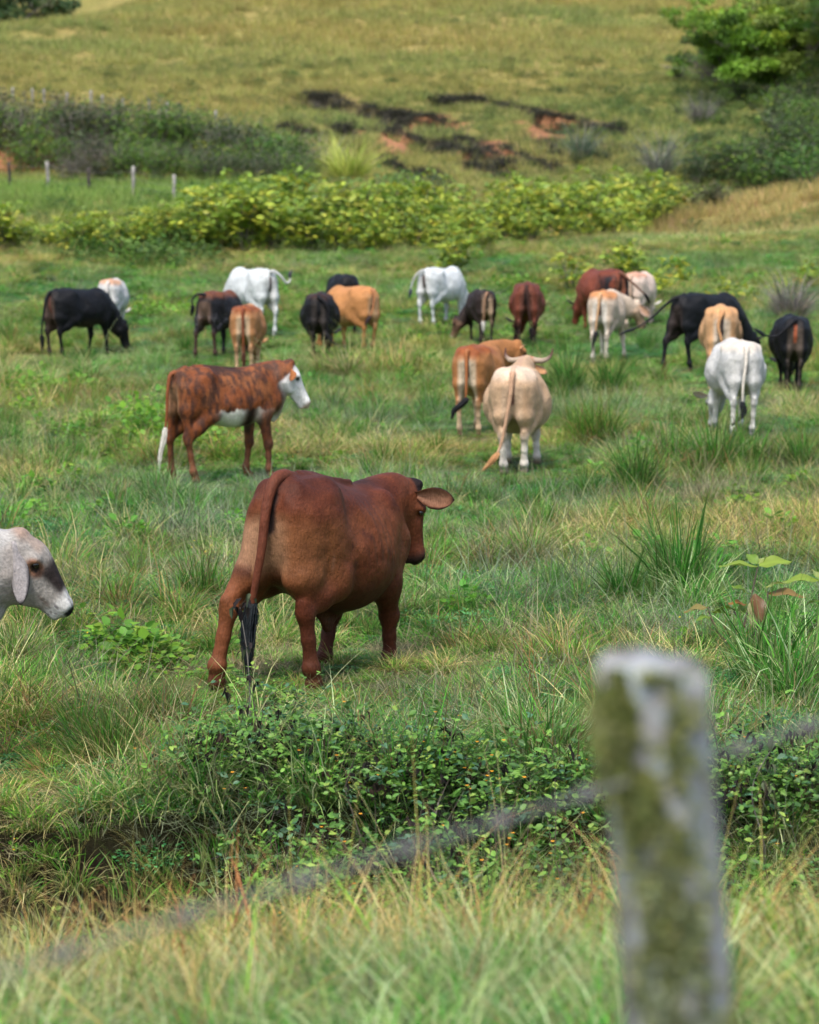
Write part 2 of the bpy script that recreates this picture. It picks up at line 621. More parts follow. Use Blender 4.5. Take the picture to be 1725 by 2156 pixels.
        B.cone('farm', el, kn, 0.098 * w, 0.050 * lr, 0.06, 0.85)
        B.ell('farm', (kn[0] + 0.012, kn[1], kn[2]), (0.048 * lr, 0.046 * lr, 0.06), 0.04)
        B.cone('fcannon', kn, tuple(lerp(np.array(kn), np.array(fe), .5)), 0.042 * lr, 0.031 * lr, 0.03)
        B.cone('fcannon', tuple(lerp(np.array(kn), np.array(fe), .5)), fe, 0.031 * lr, 0.036 * lr, 0.03)
        B.ell('fcannon', (fe[0] - 0.01, fe[1], fe[2]), (0.040 * lr, 0.038 * lr, 0.042), 0.04)
        B.cone('hoof', (to[0] - 0.03, to[1], to[2] + 0.01), (to[0] + 0.02, to[1], to[2] - 0.015), 0.042 * lr, 0.034 * lr, 0.02)
    # head frame: x to the muzzle, z forehead side
    poll = np.array(s.poll, float)
    R = rot_z(s.yaw) @ rot_y(s.pitch) @ rot_x(s.roll)
    hs = s.head_s
    hp = dens(HEADP, 4); hp[:, :4] *= hs
    hp[:, 1] += s.brow * hs * np.sin(np.clip((hp[:, 0] / hs + .03) / .46, 0, 1) * np.pi)
    hp[:, 2] *= 1 + (s.jaw - 1) * (1 - sstep(.30, .46, hp[:, 0] / hs))
    # neck: three strands from the shoulders to the head
    back = poll + R @ np.array([0.01, 0, -0.03]) * hs
    throat = poll + R @ np.array([0.10, 0, -0.15]) * hs
    mid = (back + throat) / 2
    def strand(a, m, b, ra, rm, rb, k=0.09, sy=0.8, tag='neck'):
        a, m, b = (np.array(v, float) for v in (a, m, b))
        ts = np.linspace(0, 1, 6)
        pts = [(1 - t) ** 2 * a + 2 * t * (1 - t) * m + t * t * b for t in ts]
        rs = [(1 - t) ** 2 * ra + 2 * t * (1 - t) * rm + t * t * rb for t in ts]
        for i in range(5):
            B.cone(tag, pts[i], pts[i + 1], rs[i], rs[i + 1], k, sy)
    n = s.neck_r
    d = poll - np.array([1.35, 0, 1.1])
    ms = np.array([1.35, 0, 1.1]) + d * 0.5
    ms[1] *= 0.6
    strand((1.20, 0, 1.20 - s.wd), ms + np.array([-0.02, 0, 0.07]), back, 0.10 * n, 0.085 * n, 0.07 * n)
    strand((1.32, 0, 1.02), ms + np.array([0.0, 0, -0.02]), mid, 0.17 * n, 0.13 * n, 0.09 * n)
    dn = np.array([0.02, 0, -0.16])
    strand((1.42, 0, 0.84), ms + dn, throat, 0.12 * n, 0.085 * n, 0.065 * n)
    if s.dewlap:
        dw = s.dewlap
        strand((1.44, 0, 0.72 - 0.05 * dw - dp * .7), ms + dn * 1.3 + np.array([0.03, 0, -0.10 * dw]), throat + R @ np.array([0, 0, -0.02]), 0.05, 0.035, 0.03, 0.06, 0.6, 'dewlap')
        strand((1.46, 0, 0.66 - 0.03 * dw - dp * .8), ms + dn * 1.3 + np.array([0.04, 0, -0.17 * dw]), throat + R @ np.array([0, 0, -0.02]), 0.03, 0.022, 0.02, 0.05, 0.6, 'dewlap')
    B.loft('head', poll, R, hp, 0.045, p=2.3, mid=0.58)
    def H(v): return poll + R @ (np.array(v, float) * hs)
    for q in (-1, 1):
        B.ell('head', H((0.145, q * 0.088, 0.035)), (0.035 * hs,) * 3, 0.03)          # brow
        B.sub('head', H((0.19, q * 0.100, 0.005)), (0.035 * hs, 0.02 * hs, 0.025 * hs), 0.03, R)
        B.cone('head', H((0.10, q * 0.085, -0.13)), H((0.22, q * 0.06, -0.13)), 0.04 * hs, 0.03 * hs, 0.04)  # cheek
        B.ell('head', H((0.455, q * 0.034, -0.022)), (0.032 * hs,) * 3, 0.02)
        B.sub('head', H((0.497, q * 0.034, -0.030)), (0.016 * hs, 0.011 * hs, 0.014 * hs), 0.012, R)
    B.cone('head', H((0.30, 0, -0.115)), H((0.455, 0, -0.108)), 0.040 * hs, 0.034 * hs, 0.02)
    B.ell('head', H((-0.015, 0, 0.065)), (0.05 * hs, 0.065 * hs, 0.04 * hs), 0.04)     # poll knob
    if s.udder:
        B.ell('udder', (0.36, 0, 0.64), (0.15, 0.11 * s.udder, 0.10 * s.udder), 0.05)
        for a in (-1, 1):
            for b in (0.30, 0.42):
                B.cone('udder', (b, a * 0.05, 0.58), (b, a * 0.055, 0.52), 0.016, 0.011, 0.02)
    if s.sheath:
        B.cone('dewlap', (0.60, 0, 0.60 - dp), (0.78, 0, 0.56 - dp - 0.10 * s.sheath), 0.05, 0.025, 0.05, 0.5)
        B.cone('dewlap', (0.95, 0, 0.58 - dp), (0.78, 0, 0.56 - dp - 0.10 * s.sheath), 0.04, 0.025, 0.05, 0.5)
    return B, poll, R


def ear_mesh(L=0.22, W=0.062, cup=0.028, c_out=(0.4, 0.2, 0.1), c_in=(0.5, 0.4, 0.35), rim=None, bend=0.0):
    """ear along +x, opening towards +z; real thickness"""
    n, m = 14, 9
    prof = np.array([[0, .30], [.10, .42], [.25, .75], [.45, 1.0], [.65, .98], [.82, .72], [.93, .42], [1, .06]])
    t = np.linspace(0, 1, n)
    w = np.interp(t, prof[:, 0], prof[:, 1]) * W
    u = np.linspace(-1, 1, m)
    T, U = np.meshgrid(t, u, indexing='ij')
    Wd = np.repeat(w[:, None], m, 1)
    x = T * L
    cu = np.interp(t, [0, .3, 1], [1.6, 1.1, .35])[:, None]
    y = U * Wd * (1 - 0.25 * np.clip(cu - .6, 0, 1))
    z = cup * cu * (U ** 2) * (Wd / W) - bend * T ** 2
    top = np.stack([x, y, z], -1).reshape(-1, 3)
    th = 0.005
    bot = top - np.array([0, 0, th])
    i = np.arange(n - 1)[:, None] * m; j = np.arange(m - 1)[None]
    Q = np.stack([i + j, i + m + j, i + m + j + 1, i + j + 1], -1).reshape(-1, 4)
    nn = n * m
    F = [Q, Q[:, ::-1] + nn]
    border = [k for k in range(0, m)] + [m - 1 + m * k for k in range(1, n)] + [m * (n - 1) + k for k in range(m - 2, -1, -1)] + [m * k for k in range(n - 2, 0, -1)]
    bd = np.array(border); nx = np.roll(bd, -1)
    F.append(np.stack([nx, bd, bd + nn, nx + nn], 1)[:, ::-1])
    c = np.zeros((2 * nn, 3))
    inn = np.array(c_in, float); outc = np.array(c_out, float)
    e = (np.maximum(np.abs(U), T ** 3) ** 3).reshape(-1)[:, None]
    c[:nn] = inn * (1 - e) + outc * e
    streak = (0.8 + 0.4 * vnoise(np.stack([T.ravel() * 2, U.ravel() * 9], 1), 1.0, 3))[:, None]
    c[:nn] *= streak
    c[nn:] = outc
    if rim is not None:
        e2 = sstep(0.75, 1.0, np.maximum(np.abs(U), (T - .5) * 2)).reshape(-1)[:, None] * sstep(.25, .6, T).reshape(-1)[:, None]
        c[:nn] = c[:nn] * (1 - e2) + np.array(rim) * e2
        c[nn:] = c[nn:] * (1 - e2) + np.array(rim) * e2
    return np.concatenate([top, bot]), F, c


def hair_tuft(path, r, colr, colr2, n=90, seed=1, spread=1.0, w=0.004):
    """switch of the tail: many hair locks following a path"""
    rr = np.random.default_rng(seed)
    P = catmull(path, 6)
    m = len(P)
    parts = []
    core_r = r * np.sin(np.linspace(0.03, 1, m) ** .85 * np.pi * 0.93) * 0.62 + 0.007
    V, F = tube(P, core_r, 9)
    parts.append((V, F, np.array(colr) * 0.8))
    for i in range(n):
        a = rr.uniform(0, 2 * np.pi); off = np.array([np.cos(a), np.sin(a), 0]) * r * (0.5 + 0.5 * rr.random())
        e = rr.uniform(0.6, 1.12)
        st = rr.uniform(0, 0.35)
        ts = np.linspace(st, e, 7)
        pts = np.stack([np.interp(np.clip(ts, 0, 1) * (m - 1), np.arange(m), P[:, k]) for k in range(3)], 1)
        pts += (P[-1] - P[-2])[None] / np.linalg.norm(P[-1] - P[-2]) * np.maximum(ts - 1, 0)[:, None] * np.linalg.norm(P[-1] - P[0])
        sw = np.sin(np.clip(ts, 0, 1) ** .8 * np.pi * 0.85 + .05)[:, None]
        pts = pts + off * sw * spread + rr.normal(0, 0.004, (7, 3))
        rad = np.array([0.6, 1, 1, .9, .7, .45, .1]) * w * rr.uniform(.7, 1.3)
        V, F = tube(pts, rad, 4, cap=False)
        c = np.array(colr) * (1 - (k := rr.random())) + np.array(colr2) * k
        parts.append((V, F, c))
    return join(parts)


def make_cow(s, coat, loc, heading, size, label, tail_col=(0.2, 0.1, 0.06), tuft_col=(0.012, 0.012, 0.014), ear_cols=None,
             name='cow', group='cattle grazing across the pasture', cat='cow', clip=None, seed=1, tail_fn=None, ear_yaw=None, ear_x=None, ear_z=None):
    """heading 0 = facing away from the camera (+y); + turns it to the right"""
    root = empty(name, loc, math.pi / 2 - heading, label, cat, group, size)
    root.rotation_euler[1] = s.tilt
    root.scale[0] = size * s.lx
    B, poll, R = build_body(s)
    V, Q = B.mesh(s.h, clip)
    V = smooth_verts(V, Q, 2, 0.5)
    W = B.weights(V)
    # ribs and uneven flesh
    rb = sstep(.62, .72, V[:, 0]) * (1 - sstep(1.05, 1.15, V[:, 0])) * sstep(.75, .85, V[:, 2]) * (1 - sstep(1.15, 1.25, V[:, 2])) * W.get('torso', 0)
    V[:, 1] *= 1 + .010 * rb * np.sin(2 * np.pi * (V[:, 0] + .15 * (V[:, 2] - 1)) / .085)
    lump = vnoise(V, 7.0, 3, 2) - .5
    V[:, 1] += np.sign(V[:, 1]) * .022 * lump * sstep(.03, .12, np.abs(V[:, 1])) * (W.get('torso', 0) + W.get('thigh', 0) + W.get('shoulder', 0))
    Hl = (V - poll) @ R / s.head_s
    z = lambda t: W.get(t, np.zeros(len(V)))
    C = coat(V, z, Hl)
    me = make_mesh('cow_body', V, Q, COAT, np.clip(C, 0.003, 1))
    link('body', me, root)
    # tail
    if not s.only_front and s.tail is not None:
        P = catmull(s.tail, 6)
        t = np.linspace(0, 1, len(P))
        r = np.interp(t, [0, 0.12, 0.45, 1], [s.tail_r * 1.35, s.tail_r * 1.1, s.tail_r * .78, s.tail_r * .48])
        Vt, Ft = tube(P, r, 12)
        tc = np.array(tail_col, float)
        ct = np.broadcast_to(tc, Vt.shape).copy()
        tt = np.concatenate([np.repeat(t, 12), [0, 1]])
        if tail_fn is not None: ct = tail_fn(tt, ct)
        to = link('tail', make_mesh('cow_tail', Vt, Ft, COAT, ct), root)
        tp = [s.tail[-1]] + list(s.tuft)
        a, b = np.array(s.tail[-2]), np.array(s.tail[-1])
        tp = [tuple(b - (b - a) / max(np.linalg.norm(b - a), 1e-6) * 0.04)] + tp
        Vh, Fh, Ch = hair_tuft(tp, s.tuft_r, tuft_col, np.array(tuft_col) * 1.8 + 0.004, 70 if s.h < .015 else 26, seed, 1.0, .0035 if s.h < .015 else .006)
        link('tail_tuft', make_mesh('tail_tuft', Vh, Fh, COAT, Ch), to)
    # ears
    ec = ear_cols or ((0.25, 0.14, 0.08), (0.4, 0.3, 0.25), None)
    hs = s.head_s
    for q in (-1, 1):
        E, F, c = ear_mesh(s.ear_len, s.ear_len * s.ear_w, s.ear_len * 0.12, ec[0], ec[1], ec[2], bend=0.02)
        # ear frame: x outwards, z (opening) forwards/down
        drop = {'up': 0.10, 'side': -0.15, 'droop': -0.75, 'hang': -1.25}[s.ears]
        ca, sa = math.cos(drop), math.sin(drop)
        ey = -0.25 if ear_yaw is None else ear_yaw
        X = np.array([ey, q * ca, sa * 1.0])     # head frame: x muzzle, y left, z up
        if s.ears in ('hang', 'droop'): X = np.array([0.30 * ey, q * ca, sa])
        X /= np.linalg.norm(X)
        Rt = R.T
        # ears are placed against gravity, not against the face
        up_w = np.array([0, 0, 1.0]); fw = R @ np.array([1, 0, 0]); side = R @ np.array([0, 1, 0])
        Xw = side * q * ca + (up_w - side * (up_w @ side)) * sa + (R @ np.array([-1, 0, 0])) * (-ey if False else 0) + (-fw * 0.0)
        bk = R @ np.array([-0.5, 0, 0.3])
        Xw = Xw + bk * (0.45 if s.ears in ('up', 'side') else 0.1)
        if ear_x is not None and q in ear_x: Xw = np.array(ear_x[q], float)
        Xw /= np.linalg.norm(Xw)
        Zw = R @ np.array([0.75, 0, 0.2]) + np.array([0, 0, -0.35])
        if ear_z is not None and q in ear_z: Zw = np.array(ear_z[q], float)
        Zw -= Xw * (Zw @ Xw); Zw /= np.linalg.norm(Zw)
        Yw = np.cross(Zw, Xw)
        M = np.stack([Xw, Yw, Zw], 1)
        base = poll + R @ (np.array([s.ear_base[0], q * s.ear_base[1], s.ear_base[2]]) * hs)
        link('ear', make_mesh('cow_ear', base + (E * hs) @ M.T, F, COAT, c), root)
        ey_c = poll + R @ (np.array([0.165, q * 0.099, 0.022]) * hs)
        Ve, Fe = tube(ey_c + (R @ np.array([0, 1.0, 0]))[None] * np.array([-.012, -.006, 0, .006, .011])[:, None] * q * hs,
                      np.array([.012, .019, .021, .017, .008]) * hs, 12)
        link('eye', make_mesh('cow_eye', Ve, Fe, M_EYE), root)
        if s.horn:
            pts = [poll + R @ (np.array([a, q * b, cc]) * hs) for a, b, cc in s.horn]
            Ph = catmull(pts, 6)
            rh = np.interp(np.linspace(0, 1, len(Ph)), [0, .5, 1], [.046, .033, .007]) * hs
            Vh, Fh = tube(Ph, rh, 12)
            th = np.concatenate([np.repeat(np.linspace(0, 1, len(Ph)), 12), [0, 1]])[:, None]
            ch = lerp(np.array([.36, .28, .21]), np.array([.08, .035, .025]), sstep(.35, .85, th))
            ch = lerp(np.array([.25, .10, .05]), ch, sstep(0.0, .22, th))
            link('horn', make_mesh('cow_horn', Vh, Fh, COAT, ch), root)
    return root
# coats: pigment by body region --------------------------------------------------
def mixc(a, b, t):
    t = np.clip(t, 0, 1)[:, None]
    return np.asarray(a) * (1 - t) + np.asarray(b) * t


def base_coat(main, pale=None, dark=None, pale_amt=1.0, leg_dark=0.0, muzzle=(0.03, 0.025, 0.025), vulva=(0.02, 0.018, 0.02), back_dark=0.0, belly_pale=0.5, rump=None, seed=0, vr=1.0, spots=None, legc=None, face=None):
    main = np.array(main, float)
    pale = main * 1.0 if pale is None else np.array(pale, float)
    dark = main * 0.3 if dark is None else np.array(dark, float)

    def f(V, z, H):
        x, y, zz = V.T
        n = vnoise(V, 5, seed, 3)
        n2 = vnoise(V, 22, seed + 5, 2)
        C = np.tile(main, (len(V), 1)) * (0.88 + 0.24 * n)[:, None]
        # buttocks and inner thighs
        but = (1 - sstep(0.05, 0.30, x - 0.05 * n)) * (1 - sstep(0.07, 0.19, np.abs(y) + 0.06 * n)) * (1 - sstep(1.10, 1.2, zz)) 
        inner = (1 - sstep(0.10, 0.16, np.abs(y))) * sstep(0.45, 0.6, zz) * (z('thigh') + z('hshank'))
        C = mixc(C, pale, pale_amt * np.maximum(but, inner * 0.9))
        C = mixc(C, pale, belly_pale * (1 - sstep(0.60, 0.80, zz + .1 * (n - .5))) * (z('torso') + z('dewlap') + z('udder')))
        if rump is not None:
            C = mixc(C, rump, sstep(1.16, 1.27, zz + 0.10 * (n - .5)) * (1 - sstep(.7, 1.2, x)) * (z('torso') + z('thigh')))
        if back_dark:
            C = mixc(C, dark, back_dark * sstep(1.2, 1.33, zz + 0.08 * (n - .5)) * z('torso'))
        if leg_dark:
            low = 1 - sstep(0.35, 0.75, zz + 0.1 * (n - .5))
            C = mixc(C, dark, leg_dark * low * (z('hcannon') + z('fcannon') + z('farm') + z('hshank')))
        if legc is not None:
            C = mixc(C, legc, (1 - sstep(0.3, 0.62, zz)) * (z('hcannon') + z('fcannon') + z('farm') + z('hshank')))
        if vulva is not None:
            v = (1 - sstep(0.02 * vr, 0.045 * vr, np.abs(y) + .01 * n2)) * sstep(0.86, 0.92, zz) * (1 - sstep(1.17, 1.23, zz)) * (1 - sstep(0.03, .12, x))
            C = mixc(C, vulva, v)
        if spots is not None:
            C = mixc(C, spots, sstep(0.62, 0.7, n2 * .5 + n * .5) * .9)
        if face is not None:
            C = mixc(C, face, z('head') * sstep(0.0, .06, H[:, 0] + .03 * n))
        mz = sstep(0.435, 0.47, H[:, 0]) * (H[:, 2] > -0.075) * z('head')
        C = mixc(C, muzzle, mz)
        C = mixc(C, (0.03, 0.025, 0.02), z('hoof'))
        return C * (0.92 + 0.16 * n2)[:, None]
    return f
# ------------------------------------------------------------------ terrain
PY = np.array([-30, 0, 3.5, 7, 9.0, 9.6, 10.5, 12.4, 12.9, 14, 20, 50, 62, 80, 95, 110, 122, 130, 165, 300, 345, 420, 620], float)
PZ = np.array([2.6, 1.9, 1.62, .98, .32, .08, -.72, -.75, 0.0, 0.02, 0, 0, .35, 1.55, 2.3, 3.35, 4.1, 4.7, 8.7, 28.0, 35.5, 50, 82], float)


def terrain_base(x, y):
    x = np.asarray(x, float); y = np.asarray(y, float)
    sh = x.shape
    x = x.ravel(); y = y.ravel()
    P = np.stack([x, y], 1)
    w = vnoise(P, 0.55, 5, 2) - 0.5
    near = sstep(7, 10, y) * (1 - sstep(14, 18, y))
    yy = y + near * (1.1 * w + 0.10 * x) 
    z = np.interp(yy, PY, PZ)
    # soften breakpoints of the far profile
    far = y > 16
    if far.any():
        acc = np.zeros(far.sum())
        for k, q in ((-.05, 1), (-.025, 2), (0, 2), (.025, 2), (.05, 1)):
            acc += q * np.interp(np.maximum(yy[far] * (1 + k), 14), PY, PZ)
        z[far] = lerp(z[far], acc / 8, sstep(16, 20, y[far]))
    # ditch fades out beyond the frame on the far right of the near bank
    z -= .12 * sstep(.2, -1.2, x) * (1 - sstep(9.6, 10.4, y)) * sstep(3, 6, y)
    amp = 0.05 + 0.02 * sstep(14, 30, y) + .10 * sstep(50, 90, y) + .8 * sstep(120, 240, y)
    z += amp * 2 * (vnoise(P, 0.12, 11, 2) - 0.5) * 1.0
    z += 0.10 * (vnoise(P, 0.9, 12, 2) - 0.5) * sstep(5, 9, y) * (1 - sstep(60, 90, y))
    z += 0.35 * (vnoise(P, 0.25, 14, 2) - 0.5) * sstep(110, 140, y)
    z -= 0.17 * np.exp(-(((x + .35) / 1.2) ** 2 + ((y - 18.6) / .8) ** 2))
    # mound on the right
    m = np.exp(-(((x - 22.5) / 11.5) ** 2 + ((y - 101) / 13.0) ** 2))
    z -= 1.2 * sstep(3, 9, x) * sstep(84, 95, y) * (1 - sstep(112, 126, y))
    z += 2.3 * sstep(0.0, 1.0, m)
    # ravine behind the mound
    z -= 1.6 * np.exp(-(((x - 22 ) / 12) ** 2 + ((y - 124) / 8) ** 2))
    # embankment with bare soil on the left
    eb = sstep(-5, -16, x) * 1.1
    z += eb * sstep(124.5, 127.5, y + 3 * (vnoise(P, .15, 8, 2) - .5)) * (1 - sstep(140, 165, y))
    # the crest falls away to the left
    z -= sstep(-18, -60, x) * 11 * sstep(230, 330, y)
    return z.reshape(sh)


def px_dir(px, py):
    """ground-plan slope x/y and height slope z/y of the ray through a picture point"""
    a = (px - CX) / FPX; b = (CY - py) / FPX
    cp, sp = math.cos(PITCH), math.sin(PITCH)
    fy = cp + b * sp
    fz = b * cp - sp
    return a / fy, fz / fy


def at_px(px, py, y0=6.0, y1=420.0, fn=None):
    """where the view ray through a picture point meets the ground"""
    sx, sz = px_dir(px, py)
    ys = np.geomspace(y0, y1, 3000)
    zs = (fn or terrain_z)(sx * ys, ys)
    below = (CAM_H + sz * ys) < zs
    i = int(np.argmax(below)) if below.any() else len(ys) - 1
    y = ys[i]
    return float(sx * y), float(y), float(zs[i])


def at_dist(px, y):
    sx, _ = px_dir(px, HORIZON)
    x = sx * y
    return float(x), float(y), float(terrain_z(np.array([x]), np.array([y]))[0])


SCAR_LINES = [  # the erosion steps: points along each lip, drop in metres, lip thickness
    ([(625, 200), (690, 208), (760, 226), (830, 240), (920, 249), (975, 262)], 1.03, 2.50),
    ([(890, 211), (960, 208), (1020, 210), (1080, 224), (1130, 238), (1190, 250), (1250, 262)], 1.03, 2.36),
    ([(685, 277), (735, 270), (780, 286)], 0.79, 2.36),
    ([(800, 266), (850, 284), (900, 300), (950, 303), (1000, 315), (1050, 338), (1110, 350)], 0.88, 2.21),
    ([(935, 292), (990, 296), (1040, 322), (1075, 340)], 0.72, 2.09),
    ([(780, 336), (840, 352), (900, 366), (960, 382)], 0.72, 2.21),
    ([(1040, 296), (1090, 320), (1150, 350), (1200, 358)], 0.64, 1.56),
    ([(1190, 244), (1260, 262), (1330, 276)], 0.64, 1.56),
    ([(560, 262), (620, 272), (700, 292)], 0.41, 1.06),
    ([(960, 340), (1010, 352), (1060, 366), (1120, 372)], 0.48, 1.56)]
SOIL = [(885, 264, 60, 9), (828, 292, 24, 15), (1165, 264, 45, 17), (925, 322, 40, 11), (1010, 352, 30, 8), (860, 316, 26, 9), (745, 288, 26, 8), (1050, 308, 26, 8), (900, 378, 40, 6), (1130, 288, 20, 7)]
SC = []
for pts, drop, th in SCAR_LINES:
    q = np.array([at_px(a, b, 100, 300, terrain_base)[:2] for a, b in pts])
    SC.append((q[:, 0], q[:, 1], drop, th))
SO = []
for a, b, w, hh in SOIL:
    x0, y0, _ = at_px(a, b, 100, 300, terrain_base)
    y1 = at_px(a, b - hh, 100, 300, terrain_base)[1]
    SO.append((x0, y0, 1.8 * w / FPX * y0, 1.7 * max(abs(y1 - y0), .8)))


def scar_eval(x, y):
    P = np.stack([x, y], 1)
    dz = np.zeros(len(x)); dark = np.zeros(len(x)); soil = np.zeros(len(x))
    m_all = (y > 105) & (y < 200) & (np.abs(x) < 40)
    if not m_all.any():
        return dz, dark, soil
    Pm = P[m_all]; xm, ym = Pm.T
    n = vnoise(Pm, .55, 31, 3) - .5; n2 = vnoise(Pm, .25, 33, 2)
    a = np.zeros(len(xm)); d_ = np.zeros(len(xm)); s_ = np.zeros(len(xm))
    for i, (lx, ly, drop, th) in enumerate(SC):
        m = sstep(lx[0] - .3, lx[0] + 1.2, xm) * (1 - sstep(lx[-1] - 1.5, lx[-1] + .3, xm))
        thk = th * (.5 + 1.0 * vnoise(Pm, .5, 60 + i, 2))
        d = ym - (np.interp(xm, lx, ly) + 4.2 * n + 1.5 * (n2 - .5))
        a += -drop * m * (1 - sstep(-.5, .6, d)) * sstep(-9, -1.5, d)
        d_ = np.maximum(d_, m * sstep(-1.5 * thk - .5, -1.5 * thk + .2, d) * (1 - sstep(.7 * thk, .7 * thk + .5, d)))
    for cx, cy, w, hh in SO:
        r = ((xm - cx) / w) ** 2 + ((ym - cy) / hh) ** 2 + 2.2 * n
        s_ = np.maximum(s_, 1 - sstep(.7, 1.1, r))
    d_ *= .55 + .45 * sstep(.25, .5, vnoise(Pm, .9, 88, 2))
    dz[m_all] = a; dark[m_all] = d_; soil[m_all] = s_
    return dz, dark, soil


def terrain_z(x, y):
    x = np.asarray(x, float); y = np.asarray(y, float)
    z = terrain_base(x, y)
    return z + scar_eval(x.ravel(), y.ravel())[0].reshape(z.shape)


def mat_ground():
    m, nt, out = new_mat('pasture_ground')
    at = nd(nt, 'ShaderNodeAttribute', attribute_name='Col')
    tc = nd(nt, 'ShaderNodeTexCoord')
    n1 = nd(nt, 'ShaderNodeTexNoise', i_Scale=3.0, i_Detail=8.0, i_Roughness=0.75)
    n2 = nd(nt, 'ShaderNodeTexNoise', i_Scale=0.6, i_Detail=6.0, i_Roughness=0.7)
    nt.links.new(tc.outputs['Object'], n1.inputs[0]); nt.links.new(tc.outputs['Object'], n2.inputs[0])
    mr = nd(nt, 'ShaderNodeMapRange'); mr.inputs['From Min'].default_value = .3; mr.inputs['From Max'].default_value = .7
    mr.inputs['To Min'].default_value = .55; mr.inputs['To Max'].default_value = 1.45
    mr2 = nd(nt, 'ShaderNodeMapRange'); mr2.inputs['From Min'].default_value = .3; mr2.inputs['From Max'].default_value = .7
    mr2.inputs['To Min'].default_value = .75; mr2.inputs['To Max'].default_value = 1.25
    nt.links.new(n1.outputs[0], mr.inputs[0]); nt.links.new(n2.outputs[0], mr2.inputs[0])
    mu = nd(nt, 'ShaderNodeMath', operation='MULTIPLY')
    nt.links.new(mr.outputs[0], mu.inputs[0]); nt.links.new(mr2.outputs[0], mu.inputs[1])
    sc = nd(nt, 'ShaderNodeVectorMath', operation='SCALE')
    nt.links.new(at.outputs['Color'], sc.inputs[0]); nt.links.new(mu.outputs[0], sc.inputs['Scale'])
    p = nd(nt, 'ShaderNodeBsdfPrincipled'); p.inputs['Roughness'].default_value = .95
    p.inputs['Specular IOR Level'].default_value = .05
    b = nd(nt, 'ShaderNodeBump', i_Strength=1.0, i_Distance=0.08)
    nt.links.new(n1.outputs[0], b.inputs['Height'])
    nt.links.new(sc.outputs[0], p.inputs['Base Color']); nt.links.new(b.outputs[0], p.inputs['Normal'])
    nt.links.new(p.outputs[0], out.inputs[0])
    return m


def build_ground():
    ys = np.concatenate([np.linspace(-30, 5, 24, endpoint=False), np.linspace(5, 20, 150, endpoint=False), 20 * np.exp(np.linspace(0, math.log(90 / 20), 170, endpoint=False)),
                         np.linspace(90, 180, 260, endpoint=False), np.linspace(180, 600, 120)])
    u = np.linspace(-1, 1, 331)
    au = np.abs(u)
    g = np.sign(u) * np.where(au < .75, 0.30 * au / .75, 0.30 + (np.maximum(au - .75, 0) / .25) ** 1.6 * 1.3)
    Y, G = np.meshgrid(ys, g, indexing='ij')
    X = G * (np.maximum(Y, 0) + 6)
    Z = terrain_z(X, Y)
    V = np.stack([X, Y, Z], -1).reshape(-1, 3)
    a, b = len(ys), len(g)
    i = np.arange(a - 1)[:, None] * b; j = np.arange(b - 1)[None]
    Q = np.stack([i + j, i + j + 1, i + b + j + 1, i + b + j], -1).reshape(-1, 4)
    C = ground_color(V)
    return link('ground', make_mesh('ground', V, Q, mat_ground(), C))


def ground_color(V):
    x, y, z = V.T
    P = V[:, :2]
    n = vnoise(P, .1, 21, 3)[:, None]
    nn = vnoise(P, .5, 22, 3)[:, None]
    C = lerp(np.array([.045, .075, .018]), np.array([.10, .10, .045]), np.clip(nn * 1.2 - .1, 0, 1))
    dry = lerp(np.array([.17, .17, .045]), np.array([.26, .20, .075]), n)
    t = sstep(58, 120, y + 30 * (n[:, 0] - .5))[:, None]
    C = lerp(C, dry, t)
    # ditch bank: bare dark earth and roots
    yy = y + (1.1 * (vnoise(P, .55, 5, 2) - .5) + .10 * x)
    d = sstep(9.6, 10.6, yy) * (1 - sstep(12.75, 13.1, yy))
    C = lerp(C, np.array([.016, .012, .008]), d[:, None])
    _, dark, soil = scar_eval(x, y)
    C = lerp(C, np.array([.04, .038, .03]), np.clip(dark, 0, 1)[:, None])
    C = lerp(C, np.array([.27, .13, .065]) * (.7 + .6 * nn), np.clip(soil, 0, 1)[:, None])
    e = sstep(123.5, 124.8, y + 3 * (vnoise(P, .15, 8, 2) - .5)) * (1 - sstep(127.6, 128.3, y)) * sstep(-14.5, -17.5, x)
    C = lerp(C, np.array([.22, .105, .05]) * (.75 + .5 * nn), e[:, None])
    return C


ground = setp(build_ground(), kind='structure')
# ------------------------------------------------------------------ the herd
def place(px, py, d=None):
    return at_px(px, py) if d is None else at_dist(px, d)


RUST = (0.17, 0.052, 0.020)
herd = []


def hang(swing=0.0, length=1.0, back=0.0, tuftlen=0.16):
    L = length
    s = swing
    tail = [(0.03, 0, 1.275), (-0.035, 0.005, 1.245), (-0.065 - back * .3, .2 * s, 1.10), (-0.07 - back * .7, .5 * s, 1.10 - .28 * L), (-0.06 - back, .8 * s, 1.10 - .52 * L), (-.05 - back, s, 1.10 - .66 * L)]
    e = tail[-1]
    return tail, [(e[0] + .005, e[1] + .02 * s, e[2] - tuftlen * .5), (e[0], e[1] + .05 * s, e[2] - tuftlen)]


